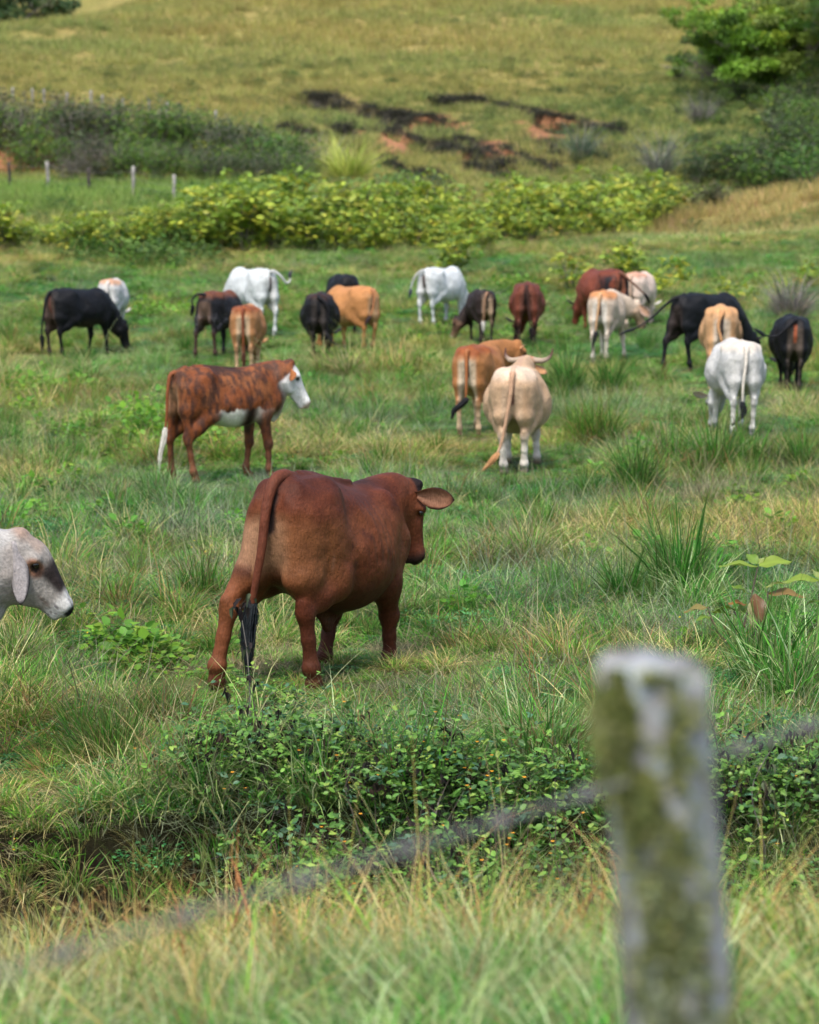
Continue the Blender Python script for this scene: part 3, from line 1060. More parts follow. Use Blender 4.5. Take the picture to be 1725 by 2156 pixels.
def main_coat(V, z, H):
    x, y, zz = V.T
    n = vnoise(V, 4, 3, 3); n2 = vnoise(V, 18, 4, 3)
    C = np.tile(np.array([.150, .042, .018]), (len(V), 1))
    C = mixc(C, (.24, .085, .034), sstep(.35, .75, n) * .9)
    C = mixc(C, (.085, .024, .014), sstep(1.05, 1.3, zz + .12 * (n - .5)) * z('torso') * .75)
    # ochre lower quarter
    C = mixc(C, (.27, .12, .045), z('thigh') * (1 - sstep(.95, 1.12, zz)) * sstep(.55, .75, zz) * (1 - sstep(.2, .5, x)) * .75)
    pale = (1 - sstep(.07, .20, np.abs(y) + .05 * n)) * (1 - sstep(.02, .16, x)) * (1 - sstep(1.0, 1.14, zz)) * sstep(.66, .8, zz)
    C = mixc(C, (.46, .29, .17), pale * .8)
    left = z('thigh') * (y > 0.06) * sstep(.70, .80, zz) * (1 - sstep(.98, 1.1, zz)) * (1 - sstep(.05, .2, x))
    C = mixc(C, (.48, .30, .18), left * .85)
    C = mixc(C, (.10, .035, .02), z('thigh') * (y > .10) * np.exp(-((zz - .73) / .05) ** 2) * (1 - sstep(.1, .25, x)) * sstep(.35, .6, n) * .9)
    C = mixc(C, (.03, .018, .016), (1 - sstep(.03, .065, np.abs(y) + .02 * n2)) * sstep(.93, 1.0, zz) * (1 - sstep(1.22, 1.27, zz)) * (1 - sstep(.06, .14, x)))
    C = mixc(C, (.035, .020, .020), np.exp(-((x - 1.12) / .12) ** 2) * sstep(1.22, 1.30, zz) * .9 * (z('torso') + z('neck')))
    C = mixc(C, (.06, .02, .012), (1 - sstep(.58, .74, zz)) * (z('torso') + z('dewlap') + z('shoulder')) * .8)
    C = mixc(C, (.30, .12, .05), (z('hshank') + z('hcannon')) * (y > 0) * .6)
    C = mixc(C, (.07, .022, .012), (z('farm') + z('fcannon')) * .7)
    C = mixc(C, (.07, .024, .014), (z('hcannon')) * (y < 0) * .6)
    for cx, cy, cz, r in ((.66, -.3, .98, .03), (.70, -.3, .95, .022), (.95, -.3, .85, .02), (.55, -.28, .78, .03), (.5, -.3, .9, .02)):
        C = mixc(C, (.06, .02, .014), np.exp(-((x - cx) ** 2 + (zz - cz) ** 2) / r ** 2) * (y < 0) * .7)
    C = mixc(C, (.34, .17, .10), np.exp(-((x - .30) ** 2 / .012 ** 2 + (zz - .80 + (x - .3)) ** 2 / .05 ** 2)) * (y < -.1) * .8)
    C = mixc(C, (.16, .055, .026), z('head') * .6)
    C = mixc(C, (.02, .012, .012), (z('head') + z('neck')) * (1 - sstep(.02, .07, H[:, 0])) * sstep(.015, .05, H[:, 2]))
    C = mixc(C, (.03, .018, .015), z('head') * sstep(.40, .47, H[:, 0]))
    C = mixc(C, (.03, .02, .02), z('hoof') * .7)
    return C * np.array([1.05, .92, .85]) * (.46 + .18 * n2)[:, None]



def cow_at(s, coat, px, top, feet, heading, label, d=None, size=None, **k):
    x, y, zz = place(px, feet) if d is None else at_dist(px, d)
    if size is None:
        size = (feet - top) * y / FPX / 1.36
    o = make_cow(s, coat, (x, y, zz), math.radians(heading), size, label, **k)
    herd.append(o)
    return o


WHITE = (.46, .47, .46); CREAM = (.56, .40, .27); TAN = (.40, .215, .09); BLACK = (.008, .008, .010); BK2 = (.02, .02, .023)
EAR_W = ((.62, .58, .54), (.45, .36, .32), (.10, .09, .09))
EAR_T = ((.42, .22, .10), (.30, .20, .15), (.05, .04, .035))
EAR_K = ((.015, .014, .015), (.04, .035, .035), None)
P_W = (.56, .56, .55)

# the big reddish brown one in front
s = Pose(h=.0125, fat=1.02, belly=1.08, lx=.95, deep=.10, lr=1.38, sheath=1.0, dewlap=.6, poll=(1.63, -.10, 1.235), pitch=1.28, yaw=-.62, tilt=.095, wd=.05, ears='side', ear_len=.27,
         feet=dict(hl=(-.28, .14), hr=(.10, -.06), fl=(-.16, .02), fr=(.18, 0.0)), neck_r=1.0, tail_r=.036, tuft_r=.055, hook=.62)
s.tail = [(.22, 0, 1.30), (.11, 0, 1.325), (.0, 0, 1.285), (-.06, .01, 1.13), (-.08, .02, .88), (-.08, .05, .68), (-.07, .08, .52)]
s.tuft = [(-.08, .09, .40), (-.10, .075, .26), (-.10, .07, .10)]
s.tail_r = .042
s.horn = None
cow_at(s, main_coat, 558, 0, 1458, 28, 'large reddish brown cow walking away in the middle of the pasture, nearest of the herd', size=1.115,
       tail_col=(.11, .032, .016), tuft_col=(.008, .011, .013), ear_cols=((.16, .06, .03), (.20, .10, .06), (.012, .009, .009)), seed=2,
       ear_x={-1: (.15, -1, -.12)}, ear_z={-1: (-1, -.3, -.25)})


# brindled calf with a white face, side on
def brindle(V, z, H):
    x, y, zz = V.T
    n = vnoise(V * np.array([1, 1, .4]), 21, 3, 3); n2 = vnoise(V, 5, 9, 2)
    C = np.tile(np.array([.17, .050, .016]), (len(V), 1))
    C = mixc(C, (.23, .085, .030), sstep(.4, .7, n2) * .7)
    C = mixc(C, (.035, .018, .014), sstep(.38, .66, n * .75 + .25 * n2 + .03 * (1 - sstep(.2, .8, x))) * .85)
    C = mixc(C, (.03, .016, .012), sstep(1.24, 1.33, zz + .06 * n2) * sstep(.35, .6, x) * (1 - sstep(.8, 1.05, x)) * .8)
    C = mixc(C, (.30, .17, .09), (1 - sstep(.03, .12, x + .1 * (n - .5))) * (1 - sstep(.12, .17, np.abs(y))) * (1 - sstep(1.08, 1.2, zz)) * sstep(.7, .85, zz) * .6)
    wb = (1 - sstep(.81, .84, zz + .12 * (n - .5) + .08 * (n2 - .5))) * sstep(.40, .48, x) * (1 - sstep(1.42, 1.5, x)) * (z('torso') + z('dewlap') + z('udder'))
    gap = np.exp(-((x - .98) / .10) ** 2) * sstep(.60, .66, zz)
    C = mixc(C, (.70, .67, .60), wb * (1 - gap))
    C = mixc(C, (.02, .012, .01), wb * gap)
    C = mixc(C, (.70, .68, .62), z('dewlap') * .9 + z('neck') * (1 - sstep(.92, 1.0, zz)) * sstep(1.40, 1.46, x) * .0)
    fw = z('head') * sstep(.045, .075, H[:, 0] + .02 * (n - .5) + .25 * np.maximum(H[:, 2], 0))
    C = mixc(C, (.56, .56, .55), fw)
    C = mixc(C, (.02, .02, .02), z('head') * np.exp(-(((H[:, 0] - .165) / .024) ** 2 + ((H[:, 2] - .022) / .02) ** 2)) * (np.abs(H[:, 1]) > .06))
    C = mixc(C, (.50, .30, .22), z('head') * sstep(.44, .48, H[:, 0]) * .7)
    C = mixc(C, (.17, .07, .035), (1 - sstep(.2, .45, zz)) * (z('hcannon') + z('fcannon')) * .8)
    C = mixc(C, (.05, .02, .014), (z('farm') + z('fcannon')) * (y < 0) * .5)
    return C * (.9 + .2 * n)[:, None]


s = Pose(h=.014, fat=.92, lx=.88, deep=-.055, lr=1.15, belly=1.02, poll=(1.60, -.10, 1.30), pitch=.95, yaw=-.30, ears='droop', ear_len=.19, dewlap=.5, neck_r=.97,
         feet=dict(hl=(-.10, .02), hr=(.05, -.03), fl=(-.10, 0), fr=(.08, 0)), head_s=1.08, tail_r=.028, tuft_r=.035, hook=.8)
s.tail = [(.03, 0, 1.275), (-.045, 0, 1.24), (-.085, 0, 1.05), (-.10, 0, .80), (-.12, .01, .62)]
s.tuft = [(-.14, .02, .50), (-.18, .04, .34), (-.20, .04, .16)]
cow_at(s, brindle, 368, 768, 1018, 60, 'brindled brown calf with white face and white belly standing side on',
       tail_col=(.20, .065, .025), tuft_col=(.50, .48, .42), ear_cols=((.24, .09, .03), (.30, .18, .12), None), group='cattle grazing across the pasture', cat='calf', seed=3)

# cream cow with curved horns
def cream_coat(V, z, H):
    C = base_coat((.42, .28, .17), (.48, .39, .30), seed=5, pale_amt=.35, rump=(.58, .45, .33), belly_pale=.4, vulva=(.16, .07, .05), legc=(.60, .55, .48))(V, z, H)
    x, y, zz = V.T
    n = vnoise(V, 6, 8, 3)
    C = mixc(C, (.36, .22, .12), np.exp(-((zz - .92) / .12) ** 2 - ((y + .16) / .08) ** 2) * (x < .3) * sstep(.3, .6, n) * .7)
    C = mixc(C, (.34, .22, .15), (np.abs(y) < .03) * sstep(1.25, 1.3, zz) * .6)
    return C


s = Pose(h=.013, fat=1.12, belly=1.20, deep=.05, lr=1.25, thin=1.0, poll=(1.83, -.04, 1.30), pitch=.9, yaw=-.1, ears='droop', dewlap=.6, neck_r=1.15, tail_r=.032,
         horn=[(.0, .05, .06), (-.01, .14, .02), (.0, .23, .04), (.0, .30, .13), (-.02, .315, .25)], feet=dict(hl=(-.05, -.03), hr=(.05, -.0), fl=(0, 0), fr=(.0, -.08)), hook=.85)
s.tail = [(.03, 0, 1.275), (-.04, 0, 1.24), (-.07, .02, 1.0), (-.08, .06, .75), (-.08, .12, .45), (-.10, .18, .28)]
s.tuft = [(-.12, .24, .20), (-.14, .34, .10)]
cow_at(s, cream_coat, 1078, 772, 1004, 7, 'fat cream cow with curved upright horns seen from behind',
       tail_col=(.44, .27, .17), tuft_col=(.42, .22, .10), ear_cols=EAR_T, seed=4)

# tan cow behind it, head turned
s = Pose(h=.015, fat=1.04, belly=1.12, poll=(1.72, -.33, 1.26), pitch=.9, yaw=-.9, ears='side', neck_r=1.1, feet=dict(hl=(0, 0), hr=(.1, .02)), thin=.92)
s.tail = [(.03, 0, 1.275), (-.04, -.0, 1.24), (-.07, -.01, 1.0), (-.08, -.01, .75), (-.07, .0, .58)]
s.tuft = [(-.08, .07, .50), (-.10, .16, .42), (-.11, .20, .30)]; s.tuft_r = .06
cow_at(s, base_coat((.30, .13, .045), (.52, .44, .32), seed=9, rump=(.22, .065, .02), belly_pale=.5, vulva=(.03, .02, .02), vr=1.2, legc=(.50, .36, .23)), 983, 727, 925, 15,
       'tan brown cow with dark rump turning its head behind the horned cream cow', tail_col=(.30, .11, .04), ear_cols=EAR_T, seed=5)

# white cow at the front right
s = Pose(h=.014, fat=1.16, belly=1.14, thin=.86, poll=(1.70, .15, .50), pitch=1.3, yaw=.1, ears='side', ear_len=.24, feet=dict(hl=(-.08, .02), hr=(.06, .0), fl=(.1, .06), fr=(0, 0)))
s.tail = [(.03, 0, 1.275), (-.04, .0, 1.24), (-.08, .02, 1.0), (-.09, .05, .75), (-.08, .05, .50)]
s.tuft = [(-.08, .03, .40), (-.09, .06, .32), (-.12, .20, .20)]
cow_at(s, base_coat((.44, .44, .42), P_W, seed=11, rump=(.56, .50, .42), belly_pale=.5, vulva=(.05, .03, .03), legc=(.62, .60, .56), muzzle=(.1, .1, .1)), 1568, 718, 925, -2,
       'white cow grazing at the front right with black tail tip between its hind legs', tail_col=(.60, .55, .48), tuft_col=(.012, .013, .016), ear_cols=EAR_W, seed=6,
       ear_x={1: (-.1, 1, .1)}, ear_z={1: (-.7, 0, -.7)})

# tan cow behind the white one
s = Pose(h=.016, fat=.98, belly=1.1, thin=.9, poll=(1.7, -.1, .7), pitch=1.2, yaw=-.3, feet=dict(hl=(-.18, .03), hr=(.08, 0)))
s.tail = [(.03, 0, 1.275), (-.04, .0, 1.24), (-.07, .06, 1.05), (-.08, .0, .8), (-.07, -.04, .6)]
s.tuft = [(-.07, -.05, .5), (-.07, -.05, .38)]
cow_at(s, base_coat((.42, .24, .115), (.54, .46, .37), seed=12, rump=(.50, .27, .12), legc=(.55, .45, .36), vulva=(.06, .04, .04)), 1518, 645, 826, 6,
       'pale tan cow standing just behind the white front right cow', tail_col=(.50, .26, .12), tuft_col=(.40, .22, .1), ear_cols=EAR_T, seed=7)

# black one striding right with tail flung out
s = Pose(h=.016, fat=.95, thin=1.0, lr=1.1, poll=(1.8, -.1, .55), pitch=1.05, yaw=-.1, ears='side', feet=dict(hl=(-.30, .03), hr=(.05, 0), fl=(-.1, 0), fr=(.25, 0)), hump=.0, tail_r=.030, udder=.5)
s.tail = [(.03, 0, 1.275), (-.06, .04, 1.25), (-.20, .13, 1.12), (-.36, .24, .94), (-.54, .34, .80), (-.66, .40, .74)]
s.tuft = [(-.78, .46, .70), (-.90, .50, .64)]; s.tuft_r = .03
cow_at(s, base_coat((.006, .007, .009), (.05, .035, .03), seed=14, pale_amt=.6, belly_pale=.0, vulva=None), 1424, 617, 783, 50,
       'black cow striding right with its long tail flung out behind', tail_col=BLACK, tuft_col=(.010, .012, .016), ear_cols=EAR_K, seed=8)

# black one at the right edge, tail swung left
s = Pose(h=.016, fat=1.10, belly=1.1, deep=.03, poll=(1.85, -.05, .48), pitch=1.1, ears='side', ear_len=.26, feet=dict(hl=(.05, -.03), hr=(.05, .04), fl=(.1, -.03)), tail_r=.034)
s.tail = [(.03, 0, 1.275), (-.04, .04, 1.26), (-.10, .14, 1.17), (-.10, .28, 1.04), (-.10, .40, 1.00), (-.10, .55, 1.03)]
s.tuft = [(-.11, .62, 1.08), (-.11, .72, 1.14)]
cow_at(s, base_coat((.006, .007, .009), (.12, .09, .07), seed=15, pale_amt=.75, belly_pale=.25, vulva=(.34, .09, .04)), 1672, 665, 830, 4,
       'black cow at the right edge seen from behind with its tail swung left', tail_col=BLACK, tuft_col=(.008, .012, .016), ear_cols=EAR_K, seed=9)

# cream one with its head turned right, long ear
s = Pose(h=.016, fat=.98, thin=.9, belly=1.05, poll=(1.62, -.40, 1.05), pitch=1.05, yaw=-.75, ears='droop', ear_len=.30, neck_r=1.0, feet=dict(hl=(-.1, -.02), hr=(-.05, .03), fr=(.15, -.1)))
s.tail = [(.03, 0, 1.275), (-.04, .0, 1.24), (-.07, .02, 1.0), (-.08, .05, .75), (-.07, .06, .58)]
s.tuft = [(-.07, .09, .45), (-.07, .12, .28)]; s.tuft_r = .05
cow_at(s, base_coat((.46, .37, .28), (.54, .52, .47), seed=16, rump=(.45, .20, .08), belly_pale=.6, legc=(.62, .55, .48), vulva=(.12, .05, .04), face=(.45, .30, .2)), 1262, 612, 768, 14,
       'cream cow with rusty rump turning its long eared head to the right', tail_col=(.50, .30, .16), tuft_col=BK2, ear_cols=((.35, .30, .28), (.5, .3, .2), None), seed=10,
       ear_x={-1: (.1, -.75, -.8)}, ear_z={-1: (-1, 0, .1)})

# red brown one behind with tail out to the right
def redblack(V, z, H):
    C = base_coat((.15, .040, .022), (.22, .10, .06), seed=17, pale_amt=.5, back_dark=.3, vulva=(.02, .014, .014))(V, z, H)
    n = vnoise(V, 6, 3, 3)
    x, y, zz = V.T
    return mixc(C, (.016, .014, .016), (1 - sstep(.18, .42, x + .3 * (n - .5))) * sstep(.09, .12, np.abs(y)) * (1 - sstep(1.16, 1.26, zz)) * sstep(.35, .5, n + .1))


s = Pose(h=.018, fat=1.1, poll=(1.8, 0, .6), pitch=1.1)
s.tail = [(.03, 0, 1.275), (-.05, -.04, 1.24), (-.12, -.16, 1.12), (-.16, -.34, .96), (-.17, -.50, .82)]
s.tuft = [(-.17, -.55, .74), (-.17, -.60, .64)]
cow_at(s, redblack, 1305, 567, 706, -24, 'reddish brown cow with black haunches behind the cream cow, tail out to the right',
       tail_col=(.12, .05, .03), ear_cols=EAR_K, seed=11)
s = Pose(h=.02, fat=1.05, poll=(1.8, 0, .55), pitch=1.15)
cow_at(s, base_coat((.58, .46, .38), (.62, .5, .42), seed=18, vulva=None, rump=(.45, .25, .17)), 1328, 573, 694, 20,
       'pinkish cream cow mostly hidden behind the reddish brown cow', tail_col=(.5, .35, .25), ear_cols=EAR_W, seed=12)

# dark reddish one and the black brown one beside it
s = Pose(h=.018, fat=1.05, belly=1.12, thin=.95, poll=(1.75, .2, .5), pitch=1.15, yaw=.3, feet=dict(hl=(-.02, 0), hr=(-.06, -.02), fl=(.02, .12)))
s.tail, s.tuft = hang(-.10, 1.05, .02, .24)
cow_at(s, base_coat((.13, .036, .020), (.10, .04, .028), dark=(.02, .014, .014), leg_dark=.9, seed=19, back_dark=.3, belly_pale=0, vulva=(.014, .01, .01), vr=1.8), 1108, 595, 736, 4,
       'dark reddish brown cow seen from behind with dark legs', tail_col=(.04, .018, .014), tuft_col=(.012, .01, .01), ear_cols=EAR_K, seed=13)
s = Pose(h=.018, fat=1.02, belly=1.12, poll=(1.20, .50, .60), pitch=1.2, yaw=1.0, ears='side', ear_len=.24, feet=dict(hl=(0, 0), hr=(.05, 0)))
s.tail = [(.03, 0, 1.275), (-.05, .05, 1.22), (-.07, .09, 1.0), (-.08, .10, .75), (-.07, .11, .56)]; s.tuft = [(-.07, .11, .48), (-.07, .11, .34)]
cow_at(s, base_coat((.020, .013, .011), (.42, .30, .20), seed=20, belly_pale=.0, vulva=(.012, .012, .014), pale_amt=.9, vr=.9, legc=(.04, .03, .03), face=(.16, .09, .06), muzzle=(.45, .40, .36)), 1026, 611, 728, -10,
       'dark brown cow with pale buttocks, its head turned left while grazing', tail_col=(.26, .15, .09), tuft_col=(.5, .48, .45), ear_cols=((.10, .05, .035), (.03, .02, .02), None), seed=14)

# white one with its tail hanging left
s = Pose(h=.017, fat=1.0, belly=1.1, thin=.95, poll=(1.70, -.15, .45), pitch=1.1, ears='side', feet=dict(hl=(-.08, 0), hr=(.05, 0), fl=(-.05, 0), fr=(.1, 0)), hump=.08)
s.tail = [(.03, .0, 1.275), (-.05, .06, 1.27), (-.09, .18, 1.15), (-.10, .26, .98), (-.10, .30, .84)]; s.tuft = [(-.10, .31, .76), (-.10, .33, .66)]
cow_at(s, base_coat((.47, .50, .50), P_W, seed=21, vulva=(.05, .025, .02), vr=1.3, belly_pale=.2, muzzle=(.3, .3, .3)), 893, 564, 690, 33,
       'white cow grazing to the right with its tail hanging on its left', tail_col=WHITE, tuft_col=(.05, .06, .08), ear_cols=EAR_W, seed=15)

# tan one three quarter and the black pair around it
s = Pose(h=.017, fat=1.08, belly=1.15, deep=.03, poll=(1.75, 0, .5), pitch=1.1, udder=.7, feet=dict(hl=(.0, 0), hr=(.05, 0)))
s.tail = [(.03, 0, 1.275), (-.05, .01, 1.24), (-.08, .02, 1.05), (-.07, .06, .85), (-.05, .12, .72)]; s.tuft = [(-.04, .18, .64), (-.04, .22, .56)]
cow_at(s, base_coat((.37, .17, .06), (.50, .33, .19), seed=22, pale_amt=.8, vulva=(.06, .03, .03), rump=(.40, .18, .065)), 785, 603, 742, -37,
       'tan cow facing left between the black cows, udder showing', tail_col=(.36, .16, .07), tuft_col=(.03, .02, .02), ear_cols=EAR_T, seed=16)
s = Pose(h=.017, fat=1.08, belly=1.15, deep=.02, poll=(1.8, -.1, .5), pitch=1.1, feet=dict(hl=(.02, -.02), hr=(-.04, .05)), tail_r=.034)
s.tail = [(.03, 0, 1.275), (-.05, -.03, 1.25), (-.08, -.14, 1.15), (-.09, -.19, 1.0), (-.09, -.18, .75), (-.09, -.16, .55)]; s.tuft = [(-.10, -.22, .44), (-.12, -.34, .36)]
cow_at(s, base_coat((.007, .0065, .007), (.06, .05, .045), seed=23, pale_amt=.6, belly_pale=0, rump=(.03, .015, .012), vulva=(.008, .008, .01), vr=1.4), 672, 617, 764, 0,
       'black cow seen straight from behind in front of the tan one', tail_col=BLACK, tuft_col=BLACK, ear_cols=EAR_K, seed=17)
s = Pose(h=.02, fat=1.0, poll=(1.8, 0, .55), pitch=1.1)
cow_at(s, base_coat((.007, .007, .009), seed=24, vulva=None), 737, 578, 706, -14, 'black cow whose back shows above the tan cow', tail_col=BLACK, tuft_col=BLACK, ear_cols=EAR_K, seed=18)

# white one with its tail curled up
s = Pose(h=.017, fat=.98, thin=.95, poll=(1.75, .15, .55), pitch=1.1, feet=dict(hl=(.05, .0), hr=(-.06, 0)), hump=.05)
s.tail = [(.03, 0, 1.28), (-.05, -.06, 1.30), (-.12, -.18, 1.20), (-.13, -.28, 1.08), (-.13, -.36, 1.10), (-.12, -.38, 1.20)]; s.tuft = [(-.12, -.38, 1.26), (-.12, -.42, 1.32)]; s.tuft_r = .03
cow_at(s, base_coat((.47, .50, .50), P_W, seed=25, vulva=(.05, .03, .03), belly_pale=.2), 570, 566, 712, -33,
       'white cow with its tail curled up to the right', tail_col=WHITE, tuft_col=(.06, .06, .07), ear_cols=EAR_W, seed=19)

# tan one nearest of the left group
s = Pose(h=.016, fat=1.05, belly=1.08, thin=.93, poll=(1.8, 0, .55), pitch=1.1)
s.tail, s.tuft = hang(-.02, 1.05, .02, .26)
cow_at(s, base_coat((.32, .15, .06), (.50, .37, .24), seed=26, rump=(.20, .06, .02), vulva=(.04, .03, .03), legc=(.46, .30, .18)), 513, 643, 790, 3,
       'tan cow with dark brown tail seen from behind, above the brindled calf', tail_col=(.17, .045, .018), tuft_col=(.06, .02, .012), ear_cols=EAR_T, seed=20)


def speck(V, z, H):
    C = base_coat((.012, .012, .014), (.16, .10, .07), seed=27, pale_amt=.7, belly_pale=0, vulva=None)(V, z, H)
    x, y, zz = V.T
    n = vnoise(V, 40, 3, 2); n2 = vnoise(V, 5, 3, 2)
    C = mixc(C, (.22, .21, .22), sstep(.62, .75, n) * sstep(.4, .6, n2) * .7)
    C = mixc(C, (.13, .045, .022), sstep(1.14, 1.28, zz + .1 * (n2 - .5)) * .9)
    return mixc(C, (.12, .06, .04), (1 - sstep(.3, .65, zz)) * z('hshank') + z('hcannon') * .4)


s = Pose(h=.017, fat=.92, thin=.98, poll=(1.75, -.1, .5), pitch=1.1, feet=dict(hl=(-.12, .08), hr=(.0, -.02)))
s.tail = [(.03, .0, 1.275), (-.05, .05, 1.30), (-.08, .16, 1.27), (-.09, .22, 1.16), (-.09, .21, 1.05)]; s.tuft = [(-.09, .22, .98), (-.09, .24, .88)]
cow_at(s, speck, 432, 613, 758, 20, 'dark speckled young cow with brown back and tail cocked to the left', tail_col=BK2, tuft_col=BLACK, ear_cols=EAR_K, seed=21)

# far left pair
s = Pose(h=.017, fat=1.04, belly=1.0, poll=(1.72, -.16, .62), pitch=1.25, yaw=-.3, ears='side', feet=dict(hl=(-.05, .0), hr=(.03, 0), fl=(-.1, 0), fr=(.1, 0)), dewlap=.9, udder=.4, hump=.0)
s.tail, s.tuft = hang(.06, 1.0, .12, .30)
cow_at(s, base_coat((.006, .0065, .008), (.10, .065, .05), seed=28, pale_amt=.8, belly_pale=.35, back_dark=.0, vulva=(.22, .08, .06), vr=.8), 108, 607, 756, 40,
       'black cow grazing head down to the right at the far left', tail_col=BLACK, tuft_col=BLACK, ear_cols=EAR_K, seed=22)
s = Pose(h=.018, fat=1.08, belly=1.1, thin=.9, poll=(1.8, 0, .5), pitch=1.1)
s.tail, s.tuft = hang(.03, 1.0, .02, .2)
cow_at(s, base_coat((.47, .47, .46), P_W, seed=29, rump=(.46, .27, .17), vulva=(.03, .03, .035), vr=.8), 229, 588, 706, 2,
       'white cow with rusty rump seen from behind beside the far left black cow', tail_col=(.58, .55, .52), tuft_col=(.5, .45, .4), ear_cols=EAR_W, seed=23)


# pale grey one entering at the left edge
def zebu_face(V, z, H):
    x, y, zz = V.T
    n = vnoise(V, 6, 3, 3); n2 = vnoise(V, 30, 4, 2)
    C = np.tile(np.array([.27, .25, .225]), (len(V), 1))
    C = mixc(C, (.34, .34, .33), z('neck') * .8 + z('dewlap') * .8)
    C = mixc(C, (.22, .17, .14), z('head') * sstep(.4, .7, n) * .5)
    h = z('head')
    C = mixc(C, (.24, .14, .095), h * (1 - sstep(-.02, .06, H[:, 0])) * sstep(.03, .08, H[:, 2]) * .8)
    C = mixc(C, (.31, .23, .18), h * sstep(.062, .09, H[:, 2]) * (1 - sstep(.1, .16, H[:, 0])) * .7)
    er = np.sqrt(((H[:, 0] - .175) / .075) ** 2 + ((H[:, 2] - .005) / .062) ** 2)
    C = mixc(C, (.20, .075, .03), h * (1 - sstep(.55, 1.05, er + .2 * (n - .5))) * .9)
    C = mixc(C, (.02, .014, .012), h * (1 - sstep(.30, .42, er)))
    br = h * sstep(.17, .24, H[:, 0]) * (1 - sstep(.36, .42, H[:, 0] + .04 * (n2 - .5))) * sstep(-.03, .02, H[:, 2] + .03 * (n - .5))
    C = mixc(C, (.020, .014, .013), br)
    C = mixc(C, (.03, .018, .016), h * np.exp(-(((H[:, 0] - .215) / .012) ** 2 + ((H[:, 2] + .02) / .02) ** 2)) * .8)
    mz = h * sstep(.37, .42, H[:, 0] + .02 * (n2 - .5))
    C = mixc(C, (.42, .42, .40), mz)
    C = mixc(C, (.12, .11, .11), mz * sstep(.72, .78, vnoise(V, 70, 9, 1)) * .8)
    C = mixc(C, (.012, .011, .012), h * sstep(.475, .488, H[:, 0]) * sstep(-.075, -.06, H[:, 2]))
    C = mixc(C, (.10, .07, .055), h * np.exp(-(((H[:, 0] - .35) / .06) ** 2 + ((H[:, 2] + .092) / .012) ** 2)) * sstep(.35, .55, n2) * .8)
    return C * (.93 + .14 * n2)[:, None]


s = Pose(h=.0125, fat=1.05, poll=(1.86, .0, 1.30), pitch=.83, yaw=.0, ears='hang', ear_len=.36, ear_w=.17, ear_base=(-.02, .098, .02), jaw=1.45, brow=.038, dewlap=2.3, neck_r=1.18, hump=.8, head_s=.97)
lx, ly, lz = at_dist(12, 13.9)
cow_at(s, zebu_face, 12, 0, 0, 84, 'pale grey long eared cow whose head enters at the left edge', d=13.9, size=1.06,
       tail_col=(.5, .48, .46), tuft_col=BLACK, ear_cols=((.27, .25, .245), (.22, .19, .18), (.02, .018, .02)), seed=24,
       ear_x={-1: (.16, -.22, -1), 1: (.1, .4, -1)}, ear_z={-1: (.35, .9, -.1)})
k = herd[-1]
k.location.x -= 1.86 * 1.06 * math.sin(math.radians(84))
k.location.y -= 1.86 * 1.06 * math.cos(math.radians(84))
k.location.z = float(terrain_z(np.array([k.location.x]), np.array([k.location.y]))[0])
# ------------------------------------------------------------------ plants
def mat_leaf(name, trans=0.35, rough=0.5, spec=0.25, tint=True, hue=0.0):
    m, nt, out = new_mat(name)
    at = nd(nt, 'ShaderNodeAttribute', attribute_name='Col')
    colr = at.outputs['Color']
    if tint:
        ti = nd(nt, 'ShaderNodeAttribute', attribute_name='tint', attribute_type='INSTANCER')
        mu = nd(nt, 'ShaderNodeVectorMath', operation='MULTIPLY')
        nt.links.new(at.outputs['Color'], mu.inputs[0]); nt.links.new(ti.outputs['Vector'], mu.inputs[1])
        colr = mu.outputs[0]
    p = nd(nt, 'ShaderNodeBsdfPrincipled')
    p.inputs['Roughness'].default_value = rough
    p.inputs['Specular IOR Level'].default_value = spec
    nt.links.new(colr, p.inputs['Base Color'])
    t = nd(nt, 'ShaderNodeBsdfTranslucent')
    nt.links.new(colr, t.inputs[0])
    mx = nd(nt, 'ShaderNodeMixShader'); mx.inputs[0].default_value = trans
    nt.links.new(p.outputs[0], mx.inputs[1]); nt.links.new(t.outputs[0], mx.inputs[2])
    nt.links.new(mx.outputs[0], out.inputs[0])
    return m


M_GRASS = mat_leaf('grass_blade', .42, .55, .25)
M_LEAF = mat_leaf('leaf', .30, .45, .35, tint=False)
M_BARK = mat_plain('bark', (.12, .10, .085), .9, .1, (.30, .28, .25), .02, 9)
M_TWIG = mat_plain('twig', (.10, .085, .065), .9, .1)


